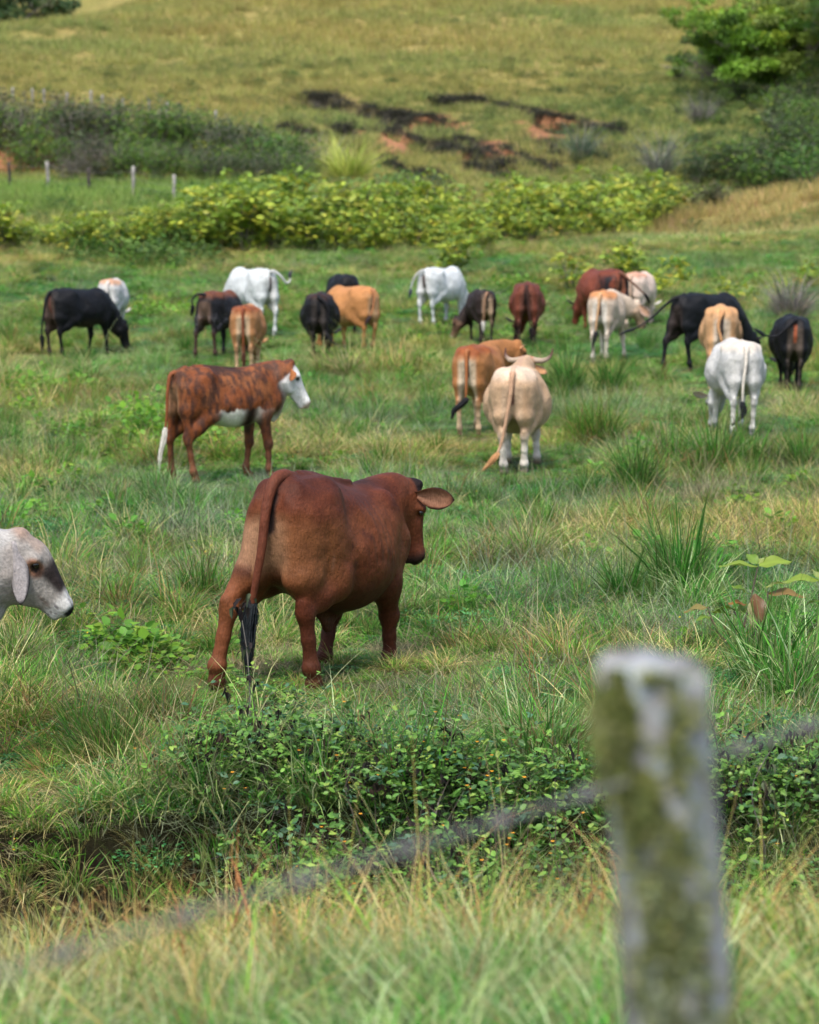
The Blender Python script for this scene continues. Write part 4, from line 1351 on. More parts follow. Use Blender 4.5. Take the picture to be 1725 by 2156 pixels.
def blades(n, L, W, spread, lean, curve, colors, seed, seg=4, Lvar=.35, base_c=None, flat=0.0, tipc=None, up=0.0):
    """n grass blades fanned from a tuft centre. returns V, F, C (ribbons)"""
    r = np.random.default_rng(seed)
    a = r.uniform(0, 2 * np.pi, n); rad = spread * np.sqrt(r.random(n))
    bx, by = rad * np.cos(a), rad * np.sin(a)
    az = a + r.normal(0, .9, n)
    l = L * (1 + Lvar * r.normal(0, 1, n).clip(-1.6, 1.6)); w = W * r.uniform(.6, 1.3, n)
    th0 = np.abs(r.normal(lean, lean * .5 + .06, n)); dth = np.abs(r.normal(curve, curve * .45, n))
    t = np.linspace(0, 1, seg + 1)
    th = th0[:, None] + dth[:, None] * t[None]
    ds = l[:, None] / seg
    hx = np.concatenate([np.zeros((n, 1)), np.cumsum(np.sin(th[:, :-1]) * ds, 1)], 1)
    hz = np.concatenate([np.zeros((n, 1)), np.cumsum(np.cos(th[:, :-1]) * ds, 1)], 1)
    hz = np.maximum(hz, -.02 + .01 * r.random((n, 1)))
    cx, cy = np.cos(az), np.sin(az)
    px = bx[:, None] + hx * cx[:, None]; py = by[:, None] + hx * cy[:, None]; pz = hz + up
    tw = r.uniform(-1.2, 1.2, n)
    sx, sy = -np.sin(az + tw), np.cos(az + tw)
    wt = w[:, None] * np.array([.8, 1, .85, .6, .0] if seg == 4 else list(np.linspace(1, .0, seg + 1)))[None] / 2
    A = np.stack([px - sx[:, None] * wt, py - sy[:, None] * wt, pz], -1)
    B_ = np.stack([px + sx[:, None] * wt, py + sy[:, None] * wt, pz], -1)
    m = seg + 1
    V = np.stack([A[:, :-1], B_[:, :-1]], 2).reshape(n, seg * 2, 3)
    tip = (A[:, -1:] + B_[:, -1:]) / 2
    V = np.concatenate([V, tip], 1)
    k = seg * 2 + 1
    o = np.arange(n)[:, None, None] * k
    q = np.array([[2 * i, 2 * i + 1, 2 * i + 3, 2 * i + 2] for i in range(seg - 1)])
    tr = np.array([[2 * seg - 2, 2 * seg - 1, 2 * seg]])
    Q = (q[None] + o).reshape(-1, 4); T = (tr[None] + o).reshape(-1, 3)
    cs = np.array([c for c, _ in colors]); pw = np.array([p for _, p in colors], float); pw /= pw.sum()
    ci = cs[r.choice(len(cs), n, p=pw)] * r.uniform(.5, 1.6, (n, 1))
    tt = np.concatenate([np.repeat(t[:-1], 2), [1.0]])
    C = np.repeat(ci[:, None], k, 1)
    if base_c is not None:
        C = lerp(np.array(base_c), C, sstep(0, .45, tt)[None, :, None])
    if tipc is not None:
        C = lerp(C, np.array(tipc), (sstep(.55, 1, tt)[None, :, None] * (r.random(n) < .5)[:, None, None]))
    return V.reshape(-1, 3), [Q, T], C.reshape(-1, 3)


def leaf_quads(P, D, N, L, W, C, fold=.25, seg=1, droop=0.0):
    """leaves: base P, direction D, normal N (n,3), length L, width W (n,), colour C (n,3); six-sided blade folded on its midrib"""
    n = len(P)
    S = np.cross(D, N); S /= np.linalg.norm(S, axis=1, keepdims=True) + 1e-9
    L = np.broadcast_to(L, n)[:, None]; W = np.broadcast_to(W, n)[:, None]
    up = N * fold
    b = P; t = P + D * L - N * droop * L
    m1 = P + D * L * .36 - N * droop * L * .2; m2 = P + D * L * .70 - N * droop * L * .55
    l1 = m1 - S * W * .5 + up * W * .5; r1 = m1 + S * W * .5 + up * W * .5
    l2 = m2 - S * W * .40 + up * W * .35; r2 = m2 + S * W * .40 + up * W * .35
    V = np.stack([b, l1, m1, r1, l2, m2, r2, t], 1).reshape(-1, 3)
    o = np.arange(n)[:, None, None] * 8
    Q = (np.array([[1, 2, 5, 4], [2, 3, 6, 5]])[None] + o).reshape(-1, 4)
    T = (np.array([[0, 2, 1], [0, 3, 2], [4, 5, 7], [5, 6, 7]])[None] + o).reshape(-1, 3)
    Cc = np.repeat(C[:, None], 8, 1).reshape(-1, 3)
    return V, [Q, T], Cc


def rand_unit(r, n):
    v = r.normal(0, 1, (n, 3)); return v / np.linalg.norm(v, axis=1, keepdims=True)


def norm(v):
    return v / (np.linalg.norm(v, axis=-1, keepdims=True) + 1e-9)


def pick(r, n, cols, var=.25):
    cs = np.array([c for c, _ in cols]); pw = np.array([p for _, p in cols], float); pw /= pw.sum()
    return cs[r.choice(len(cs), n, p=pw)] * r.uniform(1 - var, 1 + var, (n, 1))


GR = [((0.082, 0.239, 0.024), 3), ((0.121, 0.302, 0.032), 3), ((0.053, 0.182, 0.038), 2), ((0.184, 0.339, 0.054), 1.2), ((0.328, 0.352, 0.163), .5)]
GR_D = [((0.047, 0.135, 0.021), 3), ((0.073, 0.187, 0.029), 3), ((0.114, 0.222, 0.034), 1.5), ((0.248, 0.211, 0.086), .7)]
DRY = [((0.414, 0.333, 0.176), 3), ((0.322, 0.241, 0.132), 2), ((0.230, 0.230, 0.077), 2), ((0.506, 0.425, 0.264), 1.4), ((0.115, 0.172, 0.044), 2), ((0.299, 0.149, 0.088), 1)]
RED = [((.22, .10, .05), 2), ((.08, .14, .03), 3), ((.13, .17, .04), 2), ((.28, .20, .09), 1.3)]
ORG = [((.48, .36, .20), 3), ((.40, .26, .12), 2), ((.34, .32, .12), 2), ((.20, .24, .07), 1.5), ((.55, .47, .32), 1)]
BLUE = [((0.069, 0.189, 0.072), 3), ((0.115, 0.257, 0.098), 2), ((0.046, 0.135, 0.058), 2), ((0.161, 0.284, 0.065), 1)]
LIME = [((.16, .28, .035), 3), ((.11, .23, .04), 3), ((.24, .32, .05), 1), ((.07, .16, .03), 1)]


def herb_mesh(n, R, Hh, leaf, cols, seed, stems=True, round_=.6):
    r = np.random.default_rng(seed)
    a = r.uniform(0, 2 * np.pi, n); rad = R * np.sqrt(r.random(n))
    z = Hh * (.15 + .85 * r.random(n) ** .7) * (1 - (rad / R) ** 2 * .6)
    P = np.stack([rad * np.cos(a), rad * np.sin(a), z], 1)
    D = norm(np.stack([np.cos(a + r.normal(0, .9, n)), np.sin(a + r.normal(0, .9, n)), r.uniform(-.2, .6, n)], 1))
    N = norm(np.cross(np.cross(D, np.array([0, 0, 1.0]) + r.normal(0, .35, (n, 3))), D))
    parts = [leaf_quads(P, D, N, leaf * r.uniform(.6, 1.3, n), leaf * round_ * r.uniform(.7, 1.2, n), pick(r, n, cols), .2)]
    if stems:
        k = max(4, n // 14)
        V, F, C = blades(k, Hh * .9, .004, R * .5, .35, .3, [((.08, .09, .035), 1), ((.14, .10, .06), 1)], seed + 1)
        parts.append((V, F, C))
    return join([(v, f, c) for v, f, c in parts])


hidden = bpy.data.collections.new('plant_sources')      # instanced by the ground cover, never linked to the scene itself
SRC = {}


def src(key, VFC, mat):
    V, F, C = VFC
    o = bpy.data.objects.new(f'{len(SRC):02d}_{key}', make_mesh(key, V, F, mat, C, smooth=False))
    hidden.objects.link(o)
    SRC[key] = len(SRC)


def J(*a): return join([(v, f, c) for v, f, c in a])


for i in range(3):
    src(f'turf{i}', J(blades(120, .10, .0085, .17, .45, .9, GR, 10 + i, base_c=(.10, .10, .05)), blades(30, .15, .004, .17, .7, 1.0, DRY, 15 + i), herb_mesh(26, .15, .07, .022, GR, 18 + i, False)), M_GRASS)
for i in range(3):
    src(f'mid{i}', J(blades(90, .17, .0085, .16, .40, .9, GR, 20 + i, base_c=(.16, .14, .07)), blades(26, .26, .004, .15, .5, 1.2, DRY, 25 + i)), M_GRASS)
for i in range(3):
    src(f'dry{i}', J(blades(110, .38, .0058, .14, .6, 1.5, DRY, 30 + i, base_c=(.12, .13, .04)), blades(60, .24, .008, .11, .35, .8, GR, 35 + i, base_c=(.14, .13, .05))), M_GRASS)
for i in range(2):
    src(f'tuft{i}', J(blades(130, .36, .0085, .09, .28, .55, GR_D, 40 + i, tipc=(.22, .13, .06)), blades(50, .32, .005, .09, .4, .7, RED, 45 + i)), M_GRASS)
for i in range(2):
    src(f'red{i}', J(blades(100, .36, .007, .12, .5, 1.0, RED, 50 + i), blades(50, .28, .005, .1, .4, .8, GR, 55 + i)), M_GRASS)
for i in range(3):
    src(f'herb{i}', herb_mesh(240, .21, .17, .027, BLUE, 60 + i), M_GRASS)
for i in range(2):
    src(f'lime{i}', herb_mesh(60, .18, .22, .065, LIME, 70 + i, True, .85), M_GRASS)
for i in range(3):
    src(f'stalk{i}', blades(5, .85, .0065, .10, .35, .9, [((.55, .46, .26), 2), ((.42, .28, .14), 1), ((.42, .42, .18), 1)], 80 + i, seg=6), M_GRASS)
for i in range(2):
    src(f'long{i}', J(blades(120, .52, .006, .12, .5, 1.7, ORG, 120 + i, seg=6, base_c=(.16, .16, .05)), blades(16, .42, .008, .10, .35, 1.1, GR, 125 + i, seg=6, base_c=(.14, .13, .05))), M_GRASS)
src('thatch0', blades(120, .26, .0045, .20, 1.25, .35, [((.24, .20, .15), 2), ((.34, .29, .21), 2), ((.14, .10, .08), 1)], 90), M_GRASS)
src('flower0', J(herb_mesh(40, .12, .16, .02, GR, 95), herb_mesh(4, .12, .20, .02, [((.75, .42, .02), 1)], 96, False)), M_GRASS)
# coarse tufts for the far slopes
for i in range(3):
    src(f'hill{i}', J(blades(46, .42, .020, .32, .35, .7, [((.38, .35, .11), 3), ((.31, .32, .09), 3), ((.43, .34, .15), 1.5), ((.20, .25, .07), 1.3)], 100 + i), blades(14, .25, .03, .3, .9, .4, DRY, 105 + i)), M_GRASS)
for i in range(2):
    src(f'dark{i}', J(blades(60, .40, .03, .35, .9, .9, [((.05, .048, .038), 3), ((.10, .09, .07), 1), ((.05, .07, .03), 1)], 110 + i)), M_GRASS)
for i in range(2):
    src(f'scrub{i}', herb_mesh(90, .45, .5, .12, [((.06, .12, .03), 2), ((.09, .15, .04), 2), ((.05, .085, .035), 1)], 115 + i), M_GRASS)


def scatter(name, label, pts, idx, scale, rot, tilt, tint):
    """one ground-cover object: points with attributes, instanced by geometry nodes"""
    n = len(pts)
    me = bpy.data.meshes.new(name)
    me.vertices.add(n)
    me.vertices.foreach_set('co', np.asarray(pts, np.float32).ravel())
    a = me.attributes.new('which', 'INT', 'POINT'); a.data.foreach_set('value', np.asarray(idx, np.int32))
    scale = np.asarray(scale, np.float32)
    if scale.ndim == 1: scale = np.repeat(scale[:, None], 3, 1)
    a = me.attributes.new('size', 'FLOAT_VECTOR', 'POINT'); a.data.foreach_set('vector', scale.ravel())
    a = me.attributes.new('turn', 'FLOAT_VECTOR', 'POINT')
    a.data.foreach_set('vector', np.stack([tilt[:, 0], tilt[:, 1], rot], 1).astype(np.float32).ravel())
    a = me.attributes.new('tint', 'FLOAT_VECTOR', 'POINT'); a.data.foreach_set('vector', np.asarray(tint, np.float32).ravel())
    o = bpy.data.objects.new(name, me); col.objects.link(o)
    setp(o, label, 'grass', kind='stuff')
    ng = bpy.data.node_groups.new(name + '_nodes', 'GeometryNodeTree')
    ng.interface.new_socket('Geometry', in_out='INPUT', socket_type='NodeSocketGeometry')
    ng.interface.new_socket('Geometry', in_out='OUTPUT', socket_type='NodeSocketGeometry')
    gi = ng.nodes.new('NodeGroupInput'); go = ng.nodes.new('NodeGroupOutput')
    ci = ng.nodes.new('GeometryNodeCollectionInfo'); ci.inputs[0].default_value = hidden
    ci.inputs['Separate Children'].default_value = True; ci.inputs['Reset Children'].default_value = True
    iop = ng.nodes.new('GeometryNodeInstanceOnPoints')
    iop.inputs['Pick Instance'].default_value = True

    def na(nm, t):
        q = ng.nodes.new('GeometryNodeInputNamedAttribute'); q.data_type = t; q.inputs[0].default_value = nm; return q.outputs[0]
    mp = ng.nodes.new('GeometryNodeMeshToPoints')
    ng.links.new(gi.outputs[0], mp.inputs[0]); ng.links.new(mp.outputs[0], iop.inputs[0])
    ng.links.new(ci.outputs[0], iop.inputs['Instance'])
    ng.links.new(na('which', 'INT'), iop.inputs['Instance Index'])
    ng.links.new(na('turn', 'FLOAT_VECTOR'), iop.inputs['Rotation'])
    ng.links.new(na('size', 'FLOAT_VECTOR'), iop.inputs['Scale'])
    ng.links.new(iop.outputs[0], go.inputs[0])
    md = o.modifiers.new('scatter', 'NODES'); md.node_group = ng
    return o


def wedge_points(r, y0, y1, dens_fn, margin=1.25, nmax=400000):
    """random points in the viewed wedge, thinned by dens_fn(y) per square metre"""
    half = lambda y: (CX / FPX) * margin * y + 0.6
    A = (y1 - y0) * (half(y0) + half(y1))
    dm = max(dens_fn(y0), dens_fn(y1), dens_fn((y0 + y1) / 2))
    n = int(A * dm)
    y = np.sqrt(r.uniform(y0 ** 2, y1 ** 2, int(n * 1.15)))
    x = r.uniform(-1, 1, len(y)) * half(y)
    k = r.random(len(y)) < np.vectorize(dens_fn)(y) / dm
    return x[k], y[k]


def cover():
    r = np.random.default_rng(99)
    X, Y, I, S, TT = [], [], [], [], []

    def add(x, y, keys, size, tint, hz=1.0):
        n = len(x)
        X.append(x); Y.append(y)
        I.append(np.array([SRC[k] for k in keys])[r.integers(0, len(keys), n)])
        S.append((size * r.uniform(.75, 1.3, n))[:, None] * np.stack([np.ones(n), np.ones(n), np.full(n, hz) * r.uniform(.8, 1.2, n)], 1)); TT.append(tint)
    W1 = np.ones(3)
    def tn(x, y, dryness=0.0):
        P = np.stack([x, y], 1)
        n = vnoise(P, .35, 41, 2)[:, None]; m = vnoise(P, 1.7, 42, 2)[:, None]
        t = lerp(np.array([.72, 1.08, .90]), np.array([1.24, 1.16, .86]), np.clip(n * 2.2 - .72 + dryness, 0, 1))
        return t * (.68 + .84 * m) * r.uniform(.85, 1.15, (len(x), 1))
    # the pasture, three bands with growing clumps
    for y0, y1, dn, sz, hz in ((5.5, 16, 46, 1.0, .78), (16, 30, 36, 1.0, .68), (30, 55, 17, 1.35, .46), (55, 96, 7, 2.0, .38)):
        x, y = wedge_points(r, y0, y1, lambda q: dn)
        P = np.stack([x, y], 1)
        yy = y + (1.1 * (vnoise(P, .55, 5, 2) - .5) + .10 * x)
        ditch = (yy > 9.7) & (yy < 12.95)
        keep = ~ditch | (r.random(len(x)) < np.where(x < -.3, .035, .10))
        x, y, P = x[keep], y[keep], P[keep]
        f = vnoise(P, .33, 43, 3); g = vnoise(P, 1.1, 44, 2); u = r.random(len(x))
        near = y < 10.3
        dry = sstep(.53, .64, f * .7 + .3 * g)
        far = sstep(60, 85, y)
        pdry = np.where(near, .62, .012 + .30 * dry + .22 * far)
        pmid = np.where(near, .25, .06 + .18 * dry)
        herb = sstep(.49, .58, vnoise(P, .45, 45, 2)) * (y > 12)
        a = u < pdry
        b = (~a) & (u < pdry + pmid)
        c = (~a) & (~b) & (r.random(len(x)) < .09 + .55 * herb)
        rest = ~(a | b | c)
        add(x[a], y[a], ['dry0', 'dry1', 'dry2'], sz * .85, tn(x[a], y[a], .25), hz)
        add(x[b], y[b], ['mid0', 'mid1', 'mid2', 'red0'], sz * .85, tn(x[b], y[b]), hz)
        add(x[c], y[c], ['herb0', 'herb1', 'herb2'], sz * .9, tn(x[c], y[c], -.2), hz)
        add(x[rest], y[rest], ['turf0', 'turf1', 'turf2', 'turf0', 'turf1', 'turf2', 'thatch0'], sz * 1.05, tn(x[rest], y[rest], -.1 + .35 * (y0 < 6)), hz)
    # tussocks, herbs, stalks, weeds
    for keys, y0, y1, dn, sz, d in ((['tuft0', 'tuft1'], 9, 60, .22, .8, -.2), (['dry0', 'dry1', 'dry2'], 10, 90, .35, 1.0, .3), (['red0', 'red1'], 8, 80, .5, 1.0, .1),
                                    (['stalk0', 'stalk1', 'stalk2'], 7, 40, 1.5, .62, .1), (['lime0', 'lime1'], 10, 85, .30, 1.1, 0), (['flower0'], 10, 40, 1.5, 1.0, 0),
                                    (['thatch0'], 8, 40, 2.0, 1.2, 0), (['stalk0', 'stalk1', 'stalk2', 'mid0'], 40, 80, .4, .9, .2)):
        x, y = wedge_points(r, y0, y1, lambda q: dn)
        add(x, y, keys, sz, tn(x, y, d))
    x, y = wedge_points(r, 6.0, 10.0, lambda q: 15.0)
    k_ = vnoise(np.stack([x, y], 1), 1.3, 47, 2) > .50
    x, y = x[k_], y[k_]
    add(x, y, ['long0', 'long1', 'long0', 'red1'], 1.0, tn(x, y, .9) * 1.08)
    x, y = wedge_points(r, 12.9, 14.0, lambda q: 6.0)
    k_ = x > -1.4
    add(x[k_], y[k_], ['mid0', 'dry1', 'dry0', 'red0', 'stalk0'], 1.2, tn(x[k_], y[k_], .1), 1.0)
    # grass and roots that hang over the lip of the bank
    x, y = wedge_points(r, 11.5, 14.2, lambda q: 60.0)
    yy = y + (1.1 * (vnoise(np.stack([x, y], 1), .55, 5, 2) - .5) + .10 * x)
    k_ = (yy > 12.6) & (yy < 13.15)
    add(x[k_], y[k_], ['dry0', 'mid0', 'turf0', 'thatch0', 'turf1'], .9, tn(x[k_], y[k_], .1))
    x, y = wedge_points(r, 8.6, 10.2, lambda q: 3.0)
    add(x, y, ['stalk0', 'stalk1', 'stalk2'], 1.1, tn(x, y, .3))
    # weed patches where the picture has bright leaves: near corner, among the herd
    for px, py, rad, k, keys in ((520, 2040, .12, 8, ['lime0', 'lime1']), (350, 2060, .12, 6, ['lime0', 'lime1']), (300, 905, .8, 40, ['lime0', 'lime1']), (410, 940, .7, 30, ['lime0', 'lime1', 'herb0']),
                                 (360, 662, .9, 26, ['lime0']), (320, 545, 1.6, 30, ['scrub0', 'scrub1']), (880, 690, 1.6, 30, ['lime0']), (90, 835, .6, 16, ['lime1']), (350, 1390, .3, 12, ['lime0', 'lime1']),
                                 (1290, 2100, .35, 10, ['turf1']), (30, 1090, .5, 16, ['lime0']), (1080, 640, 1.5, 30, ['lime1'])):
        x0, y0, _ = at_px(px, py)
        x = x0 + r.normal(0, rad, k); y = y0 + r.normal(0, rad * 1.6, k)
        add(x, y, keys, 1.7 if y0 < 9 else 1.15 if y0 < 30 else 1.5, tn(x, y))
    # big tan tussocks of the foreground, and individual ones seen further up
    for px, py, k, rad, sz, keys in ((1180, 2040, 14, .30, 1.2, ['dry0', 'dry1', 'red1']), (640, 2060, 9, .22, 1.0, ['dry0', 'red0']), (330, 1520, 5, .12, 1.15, ['tuft0', 'dry1', 'red0']),
                                     (230, 1610, 4, .1, 1.0, ['tuft1', 'tuft0']), (1150, 1620, 8, .25, 1.25, ['red0', 'dry1']), (1120, 1190, 6, .3, 1.3, ['dry0', 'dry2']),
                                     (1350, 1040, 4, .25, 1.2, ['tuft0']), (1670, 1480, 6, .3, 1.5, ['tuft0', 'dry1', 'mid1']), (1600, 1290, 5, .3, 1.1, ['dry0']), (1380, 1260, 3, .12, 1.3, ['tuft0']),
                                     (1210, 835, 5, .3, 1.5, ['tuft0', 'tuft1']), (1470, 990, 5, .3, 1.4, ['tuft1', 'dry1', 'red1']), (1680, 985, 5, .3, 1.3, ['tuft0']), (1450, 800, 5, .5, 1.4, ['red1', 'dry0']),
                                     (740, 790, 14, .9, 1.7, ['dry0', 'dry1', 'dry2']), (830, 640, 6, .8, 1.6, ['dry1']), (120, 820, 10, 1.2, 1.6, ['dry0', 'dry2']), (30, 1500, 8, .35, 1.3, ['dry0', 'dry1']),
                                     (1160, 940, 5, .4, 1.3, ['tuft1', 'red1']), (1700, 2000, 10, .3, 1.0, ['dry0', 'dry1']), (60, 2000, 8, .3, .9, ['dry0', 'stalk0']), (560, 1510, 6, .3, .9, ['herb0', 'herb1'])):
        x0, y0, _ = at_px(px, py)
        x = x0 + r.normal(0, rad, k); y = y0 + r.normal(0, rad, k)
        add(x, y, keys, sz, tn(x, y, .1 if 'dry0' in keys else -.2))
    for y0, y1, dn, sz in ((12, 30, 4.5, .55), (30, 60, 2.2, .8)):
        x, y = wedge_points(r, y0, y1, lambda q: dn)
        add(x, y, ['dry0', 'red0', 'tuft0', 'herb1', 'mid2'], sz, tn(x, y) * 1.05)
    X_, Y_ = np.concatenate(X), np.concatenate(Y)
    I_, S_, T_ = np.concatenate(I), np.concatenate(S), np.concatenate(TT)
    # keep the strip right in front of the lens free and clear the hooves a little
    k = Y_ > 5.4
    X_, Y_, I_, S_, T_ = X_[k], Y_[k], I_[k], S_[k], T_[k]
    # grazed and trampled short around every animal
    cr_ = np.ones(len(X_))
    for o in herd:
        hd = o.rotation_euler[2]; ux, uy = math.cos(hd), math.sin(hd)
        for t in (0.1, .7, 1.3):
            cx_, cy_ = o.location.x + ux * t, o.location.y + uy * t
            dd = np.sqrt((X_ - cx_) ** 2 + ((Y_ - cy_) / 1.3) ** 2)
            cr_ = np.minimum(cr_, lerp(.38, 1.0, sstep(.7, 1.5, dd)))
    S_[:, 2] *= cr_; S_[:, :2] *= (.5 + .5 * cr_)[:, None]
    Z_ = terrain_z(X_, Y_) - .01
    n = len(X_)
    scatter('grass', 'mixed green and straw coloured pasture grass with small weeds', np.stack([X_, Y_, Z_], 1), I_, S_, r.uniform(0, 6.283, n), r.normal(0, .10, (n, 2)), T_)
    print('grass instances', n)

    # far slopes
    X, Y, I, S, TT = [], [], [], [], []
    for y0, y1, dn, sz in ((88, 130, 2.6, 1.0), (130, 200, 1.9, 1.15), (200, 330, .75, 1.7)):
        x, y = wedge_points(r, y0, y1, lambda q: dn, 1.15)
        _, dark, soil = scar_eval(x, y)
        P = np.stack([x, y], 1)
        bank = sstep(123.5, 124.8, y + 3 * (vnoise(P, .15, 8, 2) - .5)) * (1 - sstep(127.6, 128.3, y)) * sstep(-14.5, -17.5, x)
        k = (r.random(len(x)) > np.maximum(soil, bank) * .93)
        x, y, P, dark = x[k], y[k], P[k], dark[k]
        n1 = vnoise(P, .06, 51, 3)[:, None]; n2 = vnoise(P, .35, 52, 2)[:, None]
        tint = lerp(np.array([.78, .95, .9]), np.array([1.25, 1.05, 1.0]), np.clip(n1 * 1.6 - .3, 0, 1)) * (.72 + .55 * n2) * r.uniform(.85, 1.15, (len(x), 1))
        right = sstep(4, 22, x - (y - 150) * .05)[:, None] * (1 - sstep(175, 215, y + 10 * (n1[:, 0] - .5)))[:, None] * sstep(100, 118, y)[:, None]
        tint = lerp(tint, np.array([.62, .86, .78]) * (.6 + .8 * n2), right * .6)
        mound = np.exp(-(((x - 21) / 13) ** 2 + ((y - 99) / 12) ** 2))[:, None]
        tint = lerp(tint, np.array([1.38, 1.12, 1.3]) * (.75 + .5 * n2), np.clip(mound * 1.8, 0, 1))
        floor = (1 - sstep(112, 126, y))[:, None] * (x < -4)[:, None] * sstep(92, 100, y)[:, None]
        tint = lerp(tint, np.array([.45, .95, .6]) * (.7 + .6 * n2), floor * .75)
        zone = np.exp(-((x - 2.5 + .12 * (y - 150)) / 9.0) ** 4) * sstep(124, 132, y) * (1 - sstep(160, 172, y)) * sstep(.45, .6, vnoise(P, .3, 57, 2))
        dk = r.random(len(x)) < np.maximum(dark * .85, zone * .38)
        sc = (~dk) & (r.random(len(x)) < .06 + .30 * right[:, 0] + .02)
        ok = ~(dk | sc)
        X += [x[dk], x[sc], x[ok]]; Y += [y[dk], y[sc], y[ok]]
        I += [SRC['dark0'] + r.integers(0, 2, dk.sum()), SRC['scrub0'] + r.integers(0, 2, sc.sum()), SRC['hill0'] + r.integers(0, 3, ok.sum())]
        S += [r.uniform(.7, 1.3, dk.sum()) * sz, r.uniform(.5, 1.3, sc.sum()) * sz * (.6 + .4 * (y[sc] < 200)), r.uniform(.6, 1.3, ok.sum()) * sz]
        TT += [np.ones((dk.sum(), 3)), tint[sc] * 1.0, tint[ok]]
    # extra dark fringe hanging over every erosion lip
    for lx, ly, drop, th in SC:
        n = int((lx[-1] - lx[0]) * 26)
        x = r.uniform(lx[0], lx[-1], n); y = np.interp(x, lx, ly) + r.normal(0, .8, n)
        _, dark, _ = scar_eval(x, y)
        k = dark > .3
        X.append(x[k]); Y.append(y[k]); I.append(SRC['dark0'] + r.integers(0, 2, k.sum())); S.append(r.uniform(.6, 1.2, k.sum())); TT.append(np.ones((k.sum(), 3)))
    X_, Y_ = np.concatenate(X), np.concatenate(Y)
    n = len(X_)
    Z_ = terrain_z(X_, Y_) - .03
    scatter('hill_grass', 'dry yellowish grass and low scrub covering the hillside', np.stack([X_, Y_, Z_], 1), np.concatenate(I), np.concatenate(S), r.uniform(0, 6.283, n), r.normal(0, .1, (n, 2)), np.concatenate(TT))
    print('hill instances', n)


cover()


TUSSOCKS = [('large tan tussock with dark green base in the front grass left of the post', 1230, 2060, .55, 340, 'o'), ('wide tan tussock in the middle of the front grass', 1010, 2090, .55, 340, 'o'),
            ('small dark green tussock in the front grass, left of the wide tan one', 620, 2060, .40, 260, 'g'), ('bristly tussock with reddish tips left of the bushes on the near bank', 340, 1530, .40, 240, 'r'),
            ('small reddish green tussock below the bristly one', 235, 1610, .32, 200, 'r'), ('tan and orange tussock arching left of the mossy post top', 1150, 1625, .50, 260, 'o'),
            ('dark green tussock in the grass above the mossy post', 1375, 1275, .30, 220, 'g'), ('straw coloured tussock in the open grass right of the reddish brown cow', 1110, 1200, .52, 260, 'd'),
            ('dark green tussock on the right, below the white grazing cow', 1480, 1000, .45, 220, 'r'), ('dark tussock at the right edge below the black cow', 1680, 990, .45, 220, 'g'),
            ('big straw tussock at the right edge beside the large leaved sapling', 1690, 1440, .42, 300, 'd'), ('dark green tussock right of the horned cream cow', 1205, 840, .55, 220, 'g'),
            ('pale straw tussock between the brindled calf and the black cows', 735, 800, .60, 260, 'd'), ('straw tussock at the left edge below the long eared head', 40, 1400, .45, 220, 'd')]
for i, (lab, px, py, H, n_, kind) in enumerate(TUSSOCKS):
    p = at_px(px, py)
    w_ = .007 * max(1, p[1] / 16)
    top_c, base_c = dict(o=(ORG, GR), g=(GR_D, GR_D), r=(RED, GR_D), d=(DRY, GR))[kind]
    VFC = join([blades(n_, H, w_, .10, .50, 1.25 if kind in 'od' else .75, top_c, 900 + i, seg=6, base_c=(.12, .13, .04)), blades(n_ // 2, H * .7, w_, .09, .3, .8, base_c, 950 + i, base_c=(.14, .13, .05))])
    o = link('grass_tussock', make_mesh('grass_tussock', VFC[0], VFC[1], M_LEAF, VFC[2], smooth=False), None, (p[0], p[1], p[2] - .02))
    setp(o, lab, 'grass clump', 'grass tussocks standing out of the pasture')
# ------------------------------------------------------------------ shrubs and trees
YG = [((0.325, 0.400, 0.043), 3), ((0.213, 0.330, 0.043), 3), ((0.448, 0.460, 0.057), 1.3), ((0.123, 0.210, 0.033), 1.6), ((0.470, 0.360, 0.048), .15)]
MG = [((0.095, 0.224, 0.039), 3), ((0.135, 0.280, 0.052), 2), ((0.061, 0.154, 0.039), 2), ((0.203, 0.308, 0.052), 1)]
DG = [((0.046, 0.098, 0.033), 3), ((0.072, 0.130, 0.039), 2), ((0.104, 0.156, 0.046), 1), ((0.130, 0.130, 0.065), .6)]
TK1 = [((0.097, 0.202, 0.031), 3), ((0.148, 0.263, 0.036), 2), ((0.062, 0.132, 0.024), 2), ((0.245, 0.332, 0.048), 1)]
TK2 = [((0.041, 0.074, 0.024), 3), ((0.068, 0.108, 0.030), 2), ((0.095, 0.135, 0.036), 1)]
GREY = [((0.086, 0.085, 0.040), 3), ((0.056, 0.060, 0.028), 2), ((0.128, 0.119, 0.063), 1), ((0.045, 0.082, 0.023), 1)]


def branchy(r, H, R, n, lean=.5, rad=.02, seg=6, wob=.10):
    """stems that fan out from the ground; returns list of polylines"""
    out = []
    for i in range(n):
        a = r.uniform(0, 6.283); k = r.uniform(.15, 1)
        tx, ty = R * k * math.cos(a), R * k * math.sin(a)
        h = H * (1 - .45 * k * k) * r.uniform(.75, 1.0)
        t = np.linspace(0, 1, seg)
        P = np.stack([tx * t ** 1.3, ty * t ** 1.3, h * t], 1)
        P[1:-1] += r.normal(0, wob * H * .3, (seg - 2, 3)) * np.array([1, 1, .3])
        P[0, :2] += r.normal(0, .05, 2)
        out.append((P, rad * (1 - .4 * k)))
    return out


def stems_mesh(paths, nside=4, taper=.25):
    parts = []
    for P, r0 in paths:
        V, F = tube(P, np.linspace(r0, r0 * taper, len(P)), nside, cap=False)
        parts.append((V, F, (1, 1, 1)))
    return join(parts)


